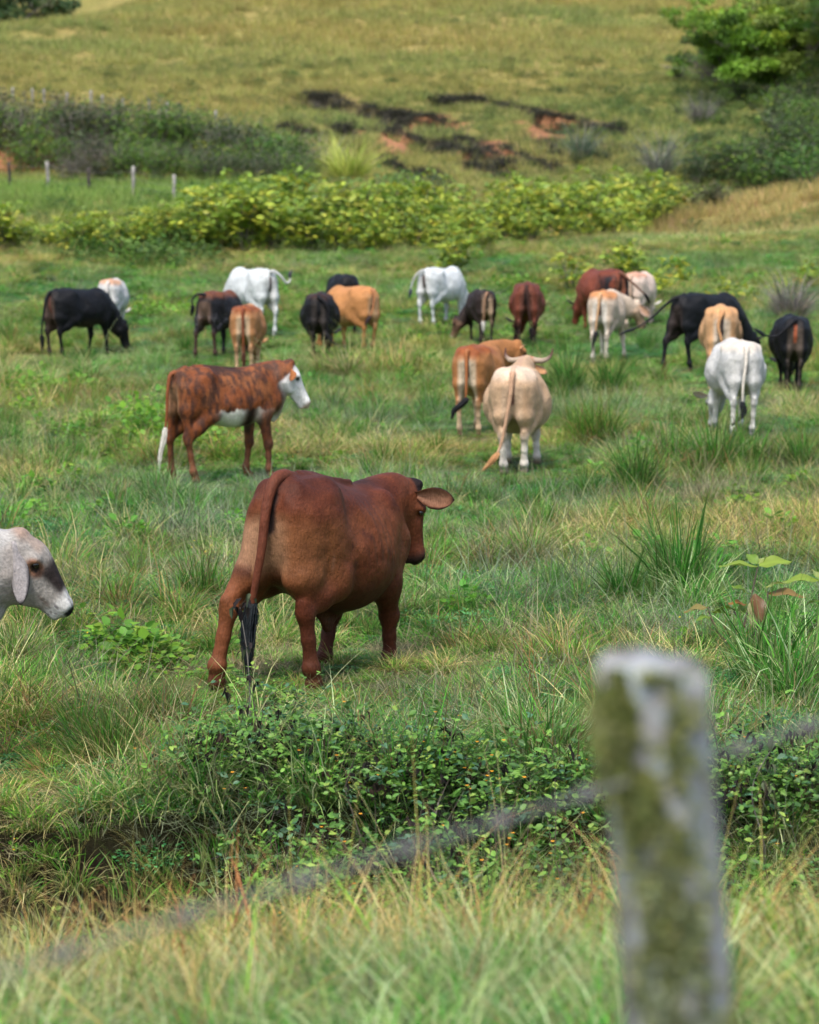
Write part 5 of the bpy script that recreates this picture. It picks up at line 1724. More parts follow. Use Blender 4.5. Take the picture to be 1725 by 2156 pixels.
def foliage_on(r, paths, nleaf, L, Wr, cols, spread, start=.3, up=.3, fold=.2, clump=5, droop=.2, zbias=0.0):
    """leaves in whorls near the outer parts of the stems"""
    tot = nleaf // clump
    idx = r.integers(0, len(paths), tot)
    t = start + (1 - start) * r.random(tot) ** .65
    C0 = np.zeros((tot, 3))
    for i, (P, _) in enumerate(paths):
        m = idx == i
        u = t[m] * (len(P) - 1)
        C0[m] = np.stack([np.interp(u, np.arange(len(P)), P[:, k]) for k in range(3)], 1)
    C0 += r.normal(0, spread, C0.shape) * np.array([1, 1, .7])
    C0[:, 2] = np.maximum(C0[:, 2], L * .4)
    P = np.repeat(C0, clump, 0) + r.normal(0, L * .25, (tot * clump, 3))
    n = len(P)
    a = r.uniform(0, 6.283, n)
    D = norm(np.stack([np.cos(a), np.sin(a), r.normal(up, .35, n)], 1))
    N = norm(np.array([0, 0, 1.0]) + r.normal(0, .35, (n, 3)))
    N = norm(N - D * (N * D).sum(1, keepdims=True))
    Lr = L * r.uniform(.45, 1.45, n)
    c = np.repeat(pick(r, tot, cols, .2), clump, 0) * r.uniform(.85, 1.15, (n, 1))
    return leaf_quads(P, D, N, Lr, Lr * Wr, c, fold, droop=droop)


def shrub(name, label, group, loc, seed, H=2.0, R=1.2, stems=14, nleaf=700, L=.17, Wr=.6, cols=YG, spread=.18, start=.35, bark=None, twigs=0, cat='shrub', clump=5, droop=.2, up=.3, rz=0, fol='leaves', rad=.022):
    r = np.random.default_rng(seed)
    root = empty(name, loc, rz, label, cat, group)
    paths = branchy(r, H, R, stems, rad=rad)
    V, F, C = stems_mesh(paths)
    link('stems', make_mesh('shrub_stems', V, F, bark or M_BARK), root)
    V, F, C = foliage_on(r, paths, nleaf, L, Wr, cols, spread, start, up=up, clump=clump, droop=droop)
    o = link(fol, make_mesh('shrub_leaves', V, F, M_LEAF, C, smooth=False), root)
    o['kind'] = 'stuff'
    if twigs:
        tw = []
        for i in range(twigs):
            P, _ = paths[r.integers(0, len(paths))]
            b = P[r.integers(2, len(P))]
            d = norm(r.normal(0, 1, 3) + np.array([0, 0, .3]))
            l = r.uniform(.25, .7) * H * .5
            q = np.stack([b, b + d * l * .5 + r.normal(0, .04, 3), b + d * l + r.normal(0, .08, 3)])
            tw.append((q, .012))
        V, F, C = stems_mesh(tw, 3)
        o = link('twigs', make_mesh('shrub_twigs', V, F, M_GREYTWIG), root)
        o['kind'] = 'stuff'
    return root


M_GREYTWIG = mat_plain('grey_twig', (.13, .12, .10), .9, .1, (.24, .22, .19), 0, 5)
rs = np.random.default_rng(5)

# --- the leafy band behind the herd
protos = [shrub('broadleaf_shrub', 'yellow green broad leaved shrub in the dense band behind the herd', 'broad leaved shrubs in the band behind the herd', (0, 0, -50), 200 + i,
                H=1.9, R=1.25, stems=16, nleaf=850, L=.21, Wr=.5, cols=YG, spread=.26, start=.15) for i in range(4)]
band = []
def band_z(px):      # base of the band in the picture, front row
    return np.interp(px, [0, 200, 420, 640, 880, 1000, 1150, 1300, 1400], [532, 535, 515, 530, 528, 520, 500, 488, 470])
for px in np.arange(-60, 960, 54):
    for row in range(3):
        d = 79 + row * 4.2 + rs.normal(0, .8)
        top = np.interp(px, [0, 200, 330, 420, 560, 760, 880, 960], [.95, .95, 1.0, 1.25, 1.32, 1.35, 1.2, .9])
        if row == 2 and px < 330: continue
        band.append((px + row * 18 + rs.normal(0, 14), d, .86 * top * (1.0 + .06 * row) * rs.uniform(.62, 1.18)))
for px, d, sc in ((985, 80, .8), (960, 76, .62), (1010, 84, .9), (1060, 86, 1.05), (1100, 89, 1.15), (1150, 90, 1.2), (1200, 92, 1.25), (1250, 93, 1.2), (1300, 96, 1.15), (1350, 99, 1.05), (1385, 102, .9),
                  (1120, 84, .8), (1190, 85, .6), (1020, 78, .55), (1240, 86, .55), (1150, 94, 1.3), (1230, 97, 1.4), (1080, 93, 1.2), (1330, 92, .7), (925, 88, 1.3), (1300, 101, 1.35), (1350, 103, 1.3), (1400, 105, 1.15), (1270, 98, 1.2), (1310, 94, .9)):
    band.append((px, d, sc))
used = 0
for i, (px, d, sc) in enumerate(band):
    p = at_dist(px, d)
    loc = (p[0], p[1], p[2] - .05)
    rz = rs.uniform(0, 6.28)
    if used < 4:
        o = protos[used]; o.location = loc; o.rotation_euler = (0, 0, rz); o.scale = (sc, sc, sc * .95)
    else:
        o = copy_thing(protos[used % 4], loc, rz, (sc, sc, sc * .95))
    used += 1

# the lower ones that stand out in front of it, by themselves
for px, py, H, R, n, lab in ((1335, 636, 1.75, 1.9, 950, 'wide yellow green shrub behind the reddish brown cow and the black striding cow'),
                             (1195, 618, 1.3, .85, 300, 'thin sparse shrub between the band and the reddish brown cow'),
                             (955, 588, 1.5, 1.0, 460, 'small yellow green shrub just above the white grazing cow'),
                             (1560, 640, .75, 1.2, 180, 'low sparse shrub in the dry grass above the black striding cow'),
                             (1705, 605, .8, .9, 150, 'low green shrub at the right edge under the dry mound'),
                             (322, 552, .5, .9, 160, 'low dark green shrub in the pasture below the leafy band')):
    p = at_px(px, py)
    shrub('broadleaf_shrub', lab, None, (p[0], p[1], p[2] - .03), int(px), H=H, R=R, stems=9, nleaf=n, L=.17, Wr=.6, cols=YG if px != 322 else MG, spread=.13, start=.3)

# --- thicket on the embankment on the left
tp = [shrub('thicket_bush', ['green bush of the tangled thicket on the earth bank', 'grey brown twiggy bush of the tangled thicket on the earth bank', 'dark green bush of the tangled thicket on the earth bank'][i], 'bushes of the thicket on the earth bank', (0, 0, -50), 300 + i,
            H=2.6, R=1.8, stems=20, nleaf=1500 - 500 * (i == 1), L=.14, Wr=.5, cols=[TK1, GREY, TK2][i % 3], spread=.28, start=.15, twigs=[30, 160, 60][i % 3], clump=6) for i in range(3)]
k = 0
for px in np.arange(-50, 650, 30):
    for row in range(4):
        d = [119.0, 123.0, 127.0, 131.0][row] + rs.normal(0, .8)
        grey = (60 < px < 230) or (px < 60 and row > 0)
        tt = 1 if (grey and rs.random() < .5) else (0 if rs.random() < .62 else 2)
        sc = np.interp(px, [0, 100, 250, 420, 560, 700, 800], [1.15, 1.1, 1.2, 1.05, 1.0, .95, .5]) * rs.uniform(.75, 1.1)
        if row == 0: sc *= .7
        if row == 1: sc *= .85
        if row == 0 and px < 150: continue
        if row == 1 and (px < 15 or 65 < px < 120): continue
        if row == 0 and px > 420 and px < 560 and rs.random() < .5: continue
        if px > 560: d -= (px - 560) * .03
        p = at_dist(px + rs.normal(0, 10), d)
        z = p[2] - .1
        if k < 3:
            o = tp[k]; o.location = (p[0], p[1], z); o.scale = (sc,) * 3
        else:
            o = copy_thing(tp[tt], (p[0], p[1], z), rs.uniform(0, 6.28), sc)
        k += 1
# lighter bushes in front of and behind the thicket
for px, py, H, R, cols, lab in ((600, 372, 2.6, 2.0, MG, 'blue green bush at the right end of the thicket beside the spiky grass'), (440, 360, 1.8, 1.6, YG, 'yellow green bush low in front of the dark thicket'),
                                (155, 350, 1.6, 1.5, MG, 'green bush at the foot of the grey thicket above the fence'), (810, 420, 1.6, 2.2, MG, 'low teal green bush under the eroded slope'),
                                (900, 425, 1.4, 2.0, DG, 'low dark bush between the eroded slope and the leafy band'), (1470, 380, 1.9, 1.0, DG, 'dark bush with bare trunk left of the bright green shrub'),
                                (1575, 400, 2.9, 1.5, LIME, 'bright lime green bushy shrub beyond the dry mound'), (1630, 405, 2.0, 1.8, MG, 'mid green shrub right of the lime green one'),
                                (1700, 400, 2.4, 2.2, MG, 'wide green shrub behind the right end of the mound'), (1500, 440, 1.2, 1.6, GREY, 'grey scrubby bush at the foot of the mound'),
                                (1250, 425, 1.2, 1.2, DG, 'dark scrub bush below the reddish soil patch')):
    p = at_px(px, py, 104)
    shrub('wild_bush', lab, None, (p[0], p[1], p[2] - .1), int(px + py), H=H, R=R, stems=14, nleaf=1100, L=.16, Wr=.5, cols=cols, spread=.3, start=.15, clump=6)

# dense bushes climbing the right side of the hill
dense = [shrub('hillside_bush', ['dark green bush in the dense growth on the right side of the hill', 'mid green bush in the dense growth on the right side of the hill'][i], 'bushes in the dense growth on the right side of the hill', (0, 0, -50), 340 + i,
               H=2.8, R=1.9, stems=16, nleaf=1300, L=.17, Wr=.5, cols=[TK2, TK1][i], spread=.32, start=.12, clump=6, twigs=20) for i in range(2)]
k = 0
spots = [(rs.uniform(1640, 1760), rs.uniform(215, 385), rs.uniform(.8, 1.15)) for _ in range(34)] + [(rs.uniform(1420, 1760), rs.uniform(365, 420), rs.uniform(.55, .95)) for _ in range(24)] + \
        [(rs.uniform(1430, 1700), rs.uniform(190, 240), rs.uniform(.4, .75)) for _ in range(18)] + [(rs.uniform(1180, 1660), rs.uniform(225, 350), rs.uniform(.22, .42)) for _ in range(40)]
for px, py, sc in spots:
    p = at_px(px, py, 112)
    if k < 2:
        o = dense[k]; o.location = (p[0], p[1], p[2] - .1); o.scale = (sc,) * 3
    else:
        o = copy_thing(dense[int(rs.random() < .45)], (p[0], p[1], p[2] - .1), rs.uniform(0, 6.28), sc)
    k += 1


# --- spiky clumps
def spiky(label, px, py, H, cols, seed, n=260, near=104, w=.035, curve=.9, name='spiky_grass_clump'):
    p = at_px(px, py, near)
    root = empty(name, (p[0], p[1], p[2] - .05), 0, label, 'grass clump')
    o = link('blades', make_mesh('spiky_blades', *(lambda q: (q[0], q[1]))(q := blades(n, H, w, H * .22, .45, curve, cols, seed, base_c=None)), M_LEAF, q[2], smooth=False), root)
    o['kind'] = 'stuff'
    if H > 1.2:
        V, F = tube(np.array([[0, 0, 0], [.02, 0, H * .15], [0, .02, H * .3]]), [.12, .1, .05], 8)
        link('stump', make_mesh('spiky_stump', V, F, M_BARK), root)
    return root


YSP = [((0.420, 0.476, 0.096), 3), ((0.280, 0.378, 0.060), 2), ((0.588, 0.560, 0.192), 1)]
GSP = [((.22, .20, .19), 3), ((.14, .13, .12), 2), ((.10, .14, .07), 2), ((.32, .29, .27), 1)]
TSP = [((.08, .16, .08), 3), ((.14, .16, .13), 2), ((.24, .22, .20), 1)]
spiky('bright yellow green spiky grass clump at the right end of the thicket', 735, 388, 2.0, YSP, 401, 520, w=.05)
spiky('pale grey green spiky clump left of the bright yellow green one', 685, 372, 1.9, YSP + GSP, 402, 320)
spiky('grey spiky clump high on the slope below the tree', 1475, 262, 1.9, GSP, 403, 300)
spiky('teal green spiky clump on the right of the eroded slope', 1225, 335, 2.0, TSP, 404, 300)
spiky('grey green spiky clump with dead skirt above the right shrubs', 1390, 372, 2.3, TSP + GSP, 405, 320)
spiky('large grey dry tussock at the right edge of the pasture', 1665, 678, 1.05, GSP + [((.30, .24, .19), 3)], 406, 600, 20, .02, .8)
spiky('small dry tussock between the reddish brown cow and black striding cow', 1352, 672, .6, DRY, 407, 260, 20, .014, 1.0)


# --- trees at the upper right
def tree(label, px, py, d, H, R, seed, lean=(0, 0), nl=5200, cols=None, L=.22, trunk_r=.22, nlimb=7, low=.25, clumps=70, flat=.55, bare=0):
    r = np.random.default_rng(seed)
    p = at_px(px, py, 112) if d is None else at_dist(px, d)
    root = empty('tree', (p[0], p[1], p[2] - .2), 0, label, 'tree')
    top = np.array([lean[0], lean[1], H * .62])
    tr = catmull([(0, 0, 0), (lean[0] * .25 + .1, lean[1] * .3, H * .2), (lean[0] * .6 - .15, lean[1] * .6, H * .42), tuple(top)], 5)
    V, F = tube(tr, np.interp(np.linspace(0, 1, len(tr)), [0, .1, 1], [trunk_r * 1.4, trunk_r, trunk_r * .45]), 9)
    V += r.normal(0, trunk_r * .05, V.shape)
    link('trunk', make_mesh('tree_trunk', V, F, M_BARK), root)
    ends = []
    subs = []
    for i in range(nlimb):
        b = tr[int(len(tr) * r.uniform(.35, .98)) - 1]
        a = 6.283 * (i + r.uniform(-.3, .3)) / nlimb
        e = np.array([lean[0] + R * math.cos(a) * r.uniform(.55, .95), lean[1] + R * math.sin(a) * r.uniform(.5, .9), H * r.uniform(low + .25, .98)])
        m = (b + e) / 2 + r.normal(0, R * .10, 3) + np.array([0, 0, R * .08])
        P = catmull([b, m, e], 5)
        V, F = tube(P, np.linspace(trunk_r * .5, trunk_r * .08, len(P)), 6)
        link('limb', make_mesh('tree_limb', V, F, M_BARK), root)
        ends.append((P, .02))
        for j in range(5):
            bb = P[r.integers(3, len(P))]
            ee = bb + norm(r.normal(0, 1, 3) * np.array([1, 1, .6]) + np.array([0, 0, .15])) * R * r.uniform(.25, .5)
            q = np.stack([bb, (bb + ee) / 2 + r.normal(0, .08, 3), ee])
            subs.append((q, trunk_r * .13)); ends.append((q, .02))
    if bare:
        for j in range(bare):
            bb = tr[len(tr) // 2] + np.array([-R * .5, 0, -H * .05]) + r.normal(0, .3, 3)
            ee = bb + np.array([-r.uniform(.4, 1.0) * R * .5, r.normal(0, .5), r.uniform(-.15, .7) * R * .5])
            subs.append((np.stack([bb, (bb + ee) / 2 + r.normal(0, .1, 3), ee]), .025))
    V, F, C = stems_mesh(subs, 4)
    o = link('branches', make_mesh('tree_branches', V, F, M_GREYTWIG), root); o['kind'] = 'stuff'
    # leaf clumps hung on the branches
    cen = []
    for i in range(clumps):
        P, _ = ends[r.integers(0, len(ends))]
        cen.append(P[r.integers(len(P) // 2, len(P))] + r.normal(0, .25, 3))
    cen = np.array(cen)
    cr = R * r.uniform(.07, .17, clumps)
    per = nl // clumps
    u = rand_unit(r, clumps * per) * (r.random((clumps * per, 1)) ** .4)
    P = np.repeat(cen, per, 0) + u * np.repeat(cr, per)[:, None] * np.array([1.25, 1.25, flat])
    n = len(P)
    D = norm(u * np.array([1, 1, .4]) + r.normal(0, .5, (n, 3)))
    N = norm(np.array([0, 0, 1.0]) + r.normal(0, .45, (n, 3))); N = norm(N - D * (N * D).sum(1, keepdims=True))
    Lr = L * r.uniform(.6, 1.3, n)
    cc = np.repeat(pick(r, clumps, cols or TG, .25), per, 0) * r.uniform(.75, 1.25, (n, 1))
    V, F, C = leaf_quads(P, D, N, Lr, Lr * .5, cc, .2, droop=.15)
    o = link('crown', make_mesh('tree_crown', V, F, M_LEAF, C, smooth=False), root); o['kind'] = 'stuff'
    return root


TG = [((0.121, 0.255, 0.026), 3), ((0.182, 0.330, 0.033), 3), ((0.072, 0.150, 0.023), 2), ((0.304, 0.405, 0.039), 1.2)]
tree('wide spreading bright green tree leaning left on the upper right slope', 1640, 208, None, 6.3, 6.2, 501, lean=(-2.4, -.5), nl=32000, clumps=250, trunk_r=.24, nlimb=13, low=.1, bare=30, L=.28)
tree('forked grey trunked tree at the right edge of the frame', 1700, 214, None, 9.0, 5.4, 502, lean=(.3, 0), nl=24000, clumps=140, cols=[((.16, .22, .04), 2), ((.20, .28, .05), 2), ((.07, .15, .03), 1)], trunk_r=.26, nlimb=10, low=.05, L=.24)
tree('small dark tree low under the spreading tree', 1480, 178, None, 3.4, 2.6, 503, lean=(-.4, 0), nl=4200, clumps=50, cols=DG + MG, trunk_r=.13, nlimb=7, low=.0, bare=14, L=.2)
tree('tall pale leaved tree just outside the dense growth on the right', 1790, 230, None, 7.5, 3.6, 504, nl=5000, clumps=60, trunk_r=.2, cols=MG)
tree('dark tree beyond the crest at the upper left corner', 30, 0, 300, 7.5, 7.0, 505, nl=4000, clumps=60, trunk_r=.3, cols=DG, L=.5, flat=.8, low=.0)
tree('dark tree beyond the crest, second from the left corner', 100, 0, 303, 6.5, 6.5, 506, nl=4000, clumps=60, trunk_r=.3, cols=DG, L=.5, flat=.8, low=.0)
tree('dark tree beyond the crest, beyond the left edge', -60, 0, 300, 9.0, 7.0, 507, nl=4000, clumps=60, trunk_r=.3, cols=DG, L=.5, flat=.8, low=.0)
# ------------------------------------------------------------------ fences
M_POST = mat_plain('weathered_wood', (.15, .14, .13), .9, .1, (.40, .39, .37), .01, 6)
M_POSTD = mat_plain('charred_wood', (.035, .03, .028), .9, .1, (.08, .07, .065), .01, 6)
M_WIRE = mat_plain('rusty_wire', (.17, .17, .17), .6, .4)


def post_mesh(H, R, seed, lean=(0, 0), n=9, rings=9, rough=.10):
    r = np.random.default_rng(seed)
    P = np.stack([np.linspace(0, lean[0], rings), np.linspace(0, lean[1], rings), np.linspace(-.25, H, rings)], 1)
    P[1:-1, :2] += r.normal(0, R * .12, (rings - 2, 2))
    V, F = tube(P, R * (1 + r.normal(0, .05, rings)), n)
    V[:, :2] += r.normal(0, R * rough * .5, (len(V), 2))
    V[(rings - 1) * n:rings * n, 2] += r.normal(0, R * .25, n)
    return V, F


def fence(label, pts, base_ys, H, seed, dists=None, dark=()):
    root_loc = None
    pos = []
    for i, px in enumerate(pts):
        p = at_dist(px, dists[i])
        pos.append(np.array(p))
    root = empty('fence', tuple(pos[0]), 0, label, 'fence')
    r = np.random.default_rng(seed)
    tops = []
    for i, p in enumerate(pos):
        h = H[i]
        V, F = post_mesh(h, .075, seed + i, (r.normal(0, .05), r.normal(0, .05)), 8, 7)
        o = link('post', make_mesh('fence_post', V + (p - pos[0]), F, M_POSTD if i in dark else M_POST), root)
        tops.append(p - pos[0] + np.array([0, 0, h]))
    for f in (.35, .6, .85):
        q = []
        for i in range(len(tops) - 1):
            for t in np.linspace(0, 1, 5, endpoint=False):
                a = tops[i] - np.array([0, 0, H[i] * (1 - f)]); b = tops[i + 1] - np.array([0, 0, H[i + 1] * (1 - f)])
                v = a + (b - a) * t; v[2] -= .05 * math.sin(math.pi * t); q.append(v)
        q.append(tops[-1] - np.array([0, 0, H[-1] * (1 - f)]))
        V, F = tube(np.array(q), np.full(len(q), .004), 4)
        link('wire', make_mesh('fence_wire', V, F, M_WIRE), root)
    return root


def dist_of(px, py, lo):
    return at_px(px, py, lo)[1]


low = [(-60, 390), (22, 398), (104, 402), (188, 407), (280, 416), (367, 424)]
fence('line of uneven wooden posts below the earth bank on the left', [a for a, _ in low], None, [1.25, 1.25, 1.35, 1.15, 1.35, 1.15], 600, [dist_of(a, b, 96) for a, b in low], dark=(1, 3))
up = [(-30, 205), (32, 212), (73, 218), (97, 216), (143, 220), (196, 226), (218, 228), (261, 236), (316, 242), (351, 250), (383, 247), (454, 258)]
fence('line of thin grey posts along the top of the thicket on the hill', [a for a, _ in up], None, [1.2, 1.1, 1.2, 1.1, 1.0, 1.35, 1.1, 1.1, 1.25, 1.2, 1.1, .9], 620, [dist_of(a, b + 6, 140) for a, b in up], dark=(10,))

# ------------------------------------------------------------------ lantana bushes on the near bank
LAN = [((0.103, 0.233, 0.041), 3), ((0.164, 0.328, 0.052), 2.4), ((0.063, 0.151, 0.034), 2.4), ((0.259, 0.383, 0.069), .9), ((0.068, 0.164, 0.081), 1)]
M_DEAD = mat_leaf('withered_leaf', .1, .8, .1, tint=False)


def lantana(label, px, d, H, R, seed, nleaf=1500, dead=60, flowers=16, L=.040, zoff=0.0):
    r = np.random.default_rng(seed)
    p = at_dist(px, d)
    root = empty('lantana_bush', (p[0], p[1], p[2] - .05 + zoff), 0, label, 'bush')
    paths = branchy(r, H, R, 34, rad=.008, seg=7, wob=.12)
    for q, _ in paths:
        q[:, 2] *= r.choice([.7, .9, 1.0, 1.25, 1.5], p=[.2, .25, .3, .17, .08])
    V, F, C = stems_mesh(paths, 4)
    link('stems', make_mesh('bush_stems', V, F, M_TWIG), root)
    V, F, C = foliage_on(r, paths, int(nleaf * 1.05), L, .58, LAN, .11, .10, up=.35, clump=3, droop=.15)
    o = link('leaves', make_mesh('bush_leaves', V, F, M_LEAF, C, smooth=False), root); o['kind'] = 'stuff'
    if dead:
        V, F, C = foliage_on(r, paths, dead * 3, L * 1.3, .4, [((.022, .02, .018), 3), ((.05, .035, .025), 1)], .06, .3, up=-1.6, clump=3, droop=.6, fold=.8)
        o = link('withered_leaves', make_mesh('withered_leaves', V, F, M_DEAD, C, smooth=False), root); o['kind'] = 'stuff'
    if flowers:
        fl = []
        for i in range(flowers):
            P, _ = paths[r.integers(0, len(paths))]
            c = P[-1 - r.integers(0, 3)] + r.normal(0, .06, 3)
            a = np.linspace(0, 6.283, 7)[:-1]
            D = np.stack([np.cos(a), np.sin(a), np.full(6, .5)], 1)
            fl.append(leaf_quads(np.tile(c, (6, 1)), norm(D), norm(np.stack([-np.cos(a) * .5, -np.sin(a) * .5, np.ones(6)], 1)), .014, .012, np.tile(np.array([[.80, .38, .03]]), (6, 1)) * r.uniform(.7, 1.1), .1))
        V, F, C = join(fl)
        o = link('flowers', make_mesh('bush_flowers', V, F, M_LEAF, C, smooth=False), root); o['kind'] = 'stuff'
    return root


for args in (('leafy bush with dark withered leaves, leftmost of the thick row on the near bank', 440, 13.5, .55, .50, 701, 2600, 150, 12),
             ('taller leafy bush with black dead leaves below the hind legs of the reddish brown cow', 570, 13.5, .62, .58, 702, 3400, 150, 16),
             ('leafy green bush with orange flowers right of the one with black dead leaves', 720, 13.4, .55, .55, 703, 3200, 80, 26),
             ('dense green bush behind the pale dead stem', 860, 13.3, .58, .55, 704, 3200, 80, 26),
             ('dense dark green bush left of the mossy post', 1010, 13.2, .50, .55, 705, 3200, 40, 22),
             ('green bush partly hidden by the mossy post', 1170, 13.1, .45, .60, 706, 2600, 30, 14),
             ('low creeping bush with orange flowers on the dark bank at the left', 400, 12.7, .40, .40, 707, 1200, 20, 22),
             ('bush in the hollow under the one with black dead leaves', 560, 12.6, .95, .55, 708, 2600, 40, 12),
             ('low bright green bush growing up from the hollow below the middle of the row', 720, 12.1, 1.15, .55, 709, 3000, 30, 16),
             ('bright green bush in the hollow in front of the pale dead stem', 880, 12.0, 1.2, .55, 717, 3200, 30, 20),
             ('bushy green growth filling the hollow left of the post', 1040, 11.9, 1.2, .60, 718, 3200, 30, 20),
             ('bushy growth in the hollow just behind the post', 1210, 11.8, 1.2, .60, 719, 3200, 30, 16),
             ('small bush hanging in the hollow at the left edge', 60, 11.9, .45, .4, 710, 800, 10, 12),
             ('small bush with orange flowers low in the left hollow', 300, 11.7, .42, .35, 720, 800, 10, 16),
             ('tangled green bush with small round fruits right of the post', 1590, 13.0, .60, .55, 711, 2600, 60, 10),
             ('tangled bush at the right edge of the near bank', 1720, 12.9, .65, .55, 712, 2600, 40, 10),
             ('low bush in the hollow right of the post', 1640, 11.9, 1.1, .55, 713, 2400, 20, 8),
             ('bush growing from the hollow beside the right side of the post', 1480, 12.2, .85, .55, 714, 2400, 30, 8),
             ('small blue green bush right behind the hind legs of the reddish brown cow', 555, 15.7, .22, .35, 715, 700, 0, 2),
             ('small dark leafy bush in front of the far hind leg of the reddish brown cow', 520, 14.8, .38, .18, 716, 260, 10, 2)):
    args = args[:3] + (args[3] * (.78 if args[2] > 12.8 else .88),) + args[4:6] + (int(args[6] * .85), int(args[7] * 1.5)) + args[8:]
    lantana(*args)

# little fruits on the bush by the post
r_ = np.random.default_rng(77)
M_FRUIT = mat_plain('green_fruit', (.16, .26, .06), .4, .4)
fb = [o for o in bpy.data.objects if o.get('label', '').startswith('tangled green bush with small round fruits')][0]
fruit_me = None
for i in range(12):
    V, F = tube(np.array([[0, 0, -.013], [0, 0, -.009], [0, 0, 0], [0, 0, .009], [0, 0, .013]]), [.004, .011, .014, .011, .004], 8)
    fruit_me = fruit_me or make_mesh('fruit', V, F, M_FRUIT)
    link('fruit', fruit_me, fb, (r_.uniform(-.4, .4), r_.uniform(-.5, -.2), r_.uniform(.2, .6)))

# dead stems that stick out of the bushes
def dead_stem(label, px, d, H, seed, curl=.1, r0=.009):
    r = np.random.default_rng(seed)
    p = at_dist(px, d)
    root = empty('dead_stem', (p[0], p[1], p[2]), 0, label, 'plant')
    P = catmull([(0, 0, 0), (r.normal(0, .03), 0, H * .35), (r.normal(0, .06), 0, H * .7), (curl, .02, H)], 5)
    V, F = tube(P, np.linspace(r0, r0 * .4, len(P)), 6)
    link('stem', make_mesh('dead_stem', V, F, M_GREYTWIG), root)
    tw = []
    for j in range(5):
        b = P[r.integers(len(P) // 2, len(P))]; e = b + np.array([r.normal(0, .10), r.normal(0, .06), r.uniform(.02, .12)])
        tw.append((np.stack([b, (b + e) / 2, e]), r0 * .45))
    V, F, C = stems_mesh(tw, 4)
    link('twigs', make_mesh('dead_twigs', V, F, M_TWIG), root)
    V, F, C = foliage_on(r, [(P, 0)] + tw, 30, .06, .4, [((.025, .02, .02), 2), ((.07, .09, .05), 1)], .02, .5, up=-.8, clump=2, droop=.5, fold=.7)
    link('withered_leaves', make_mesh('withered_leaves', V, F, M_DEAD, C, smooth=False), root)['kind'] = 'stuff'


dead_stem('pale dead stem rising from the bushes left of the post', 868, 12.5, .95, 721, .14)
dead_stem('thin leafy stem standing in front of the tail of the reddish brown cow', 508, 13.7, 1.0, 722, -.03, .006)
dead_stem('thin dry stem with withered top right of the post', 1640, 12.6, .9, 723, .05, .006)
dead_stem('dark leaning stem in the right bushes', 1600, 12.3, .8, 724, -.25, .006)


# ------------------------------------------------------------------ large leaved saplings on the right
def sapling(label, px, py, leaves, stems, seed, near=10):
    """leaves: (dx, height, azimuth, length, tilt, colour); stems: polylines in the plane across the view"""
    r = np.random.default_rng(seed)
    p = at_px(px, py, near)
    root = empty('sapling', (p[0], p[1], p[2]), 0, label, 'plant')
    for s_ in stems:
        P = catmull(s_, 4)
        V, F = tube(P, np.linspace(.011, .006, len(P)), 6)
        link('stem', make_mesh('sapling_stem', V, F, M_TWIG), root)
    for dx, dy, h, az, L, el, c in leaves:
        # broad leaf blade with a midrib fold and real edges
        n, m = 7, 5
        L = L * .84
        t = np.linspace(0, 1, n)
        w = L * .27 * np.interp(t, [0, .12, .35, .6, .85, 1], [.12, .62, 1.0, .95, .5, .04])
        u = np.linspace(-1, 1, m)
        T, U = np.meshgrid(t, u, indexing='ij')
        X = T * L; Y = U * w[:, None]; Z = .22 * np.abs(U) * w[:, None] - .18 * L * T ** 2 + .012 * np.sin(9 * T + 3 * U) * (np.abs(U))
        V = np.stack([X, Y, Z], -1).reshape(-1, 3)
        a, e = math.radians(az), math.radians(el)
        R = rot_z(a) @ rot_y(-e) @ rot_x(r.normal(0, .3))
        V = V @ R.T + np.array([dx, dy, h])
        i = np.arange(n - 1)[:, None] * m; j = np.arange(m - 1)[None]
        Q = np.stack([i + j, i + m + j, i + m + j + 1, i + j + 1], -1).reshape(-1, 4)
        cc = np.tile(np.array(c), (n * m, 1)) * (.85 + .3 * vnoise(np.stack([T.ravel() * 4, U.ravel() * 3], 1), 1, seed)[:, None])
        cc = mixc(cc, np.array(c) * 1.35, (np.abs(U.ravel()) < .1) * .5)
        link('leaf', make_mesh('sapling_leaf', V, Q, M_LEAF, cc), root)
    return root


G1, G2, G3, BR = (.19, .27, .035), (.13, .22, .03), (.26, .32, .08), (.13, .065, .025)
sapling('sapling with broad yellow green leaves standing in the grass at the right', 1552, 1392,
        [(.14, 0, .70, 175, .33, 10, G1), (.15, 0, .71, 10, .30, 14, G1), (.14, .02, .72, 120, .18, 30, G2), (.15, .02, .72, 60, .16, 25, G3), (.20, -.02, .55, 20, .20, 20, G3), (.22, 0, .50, -5, .32, 5, (.20, .13, .04)),
         (.12, 0, .50, -70, .26, -50, BR), (.08, 0, .50, 200, .18, 35, G2), (.0, 0, .38, 170, .20, 10, G2), (.02, 0, .36, 60, .17, 30, G2), (-.05, 0, .34, 150, .18, 15, G1), (-.22, 0, .40, 165, .22, -5, (.20, .17, .05)),
         (-.20, 0, .33, 200, .14, 0, G2), (.10, -.04, .46, -80, .24, -65, (.30, .30, .14)), (.06, 0, .42, 190, .16, 15, (.24, .12, .03)), (-.08, .02, .10, 165, .18, 5, G2)],
        [[(0, 0, 0), (.03, 0, .2), (.09, 0, .45), (.14, 0, .70)], [(0, 0, .05), (.12, 0, .2), (.2, 0, .40), (.22, 0, .52)], [(0, 0, 0), (-.1, 0, .15), (-.18, 0, .28), (-.22, 0, .40)], [(.05, 0, .25), (.0, 0, .33), (-.03, 0, .37)]], 731)
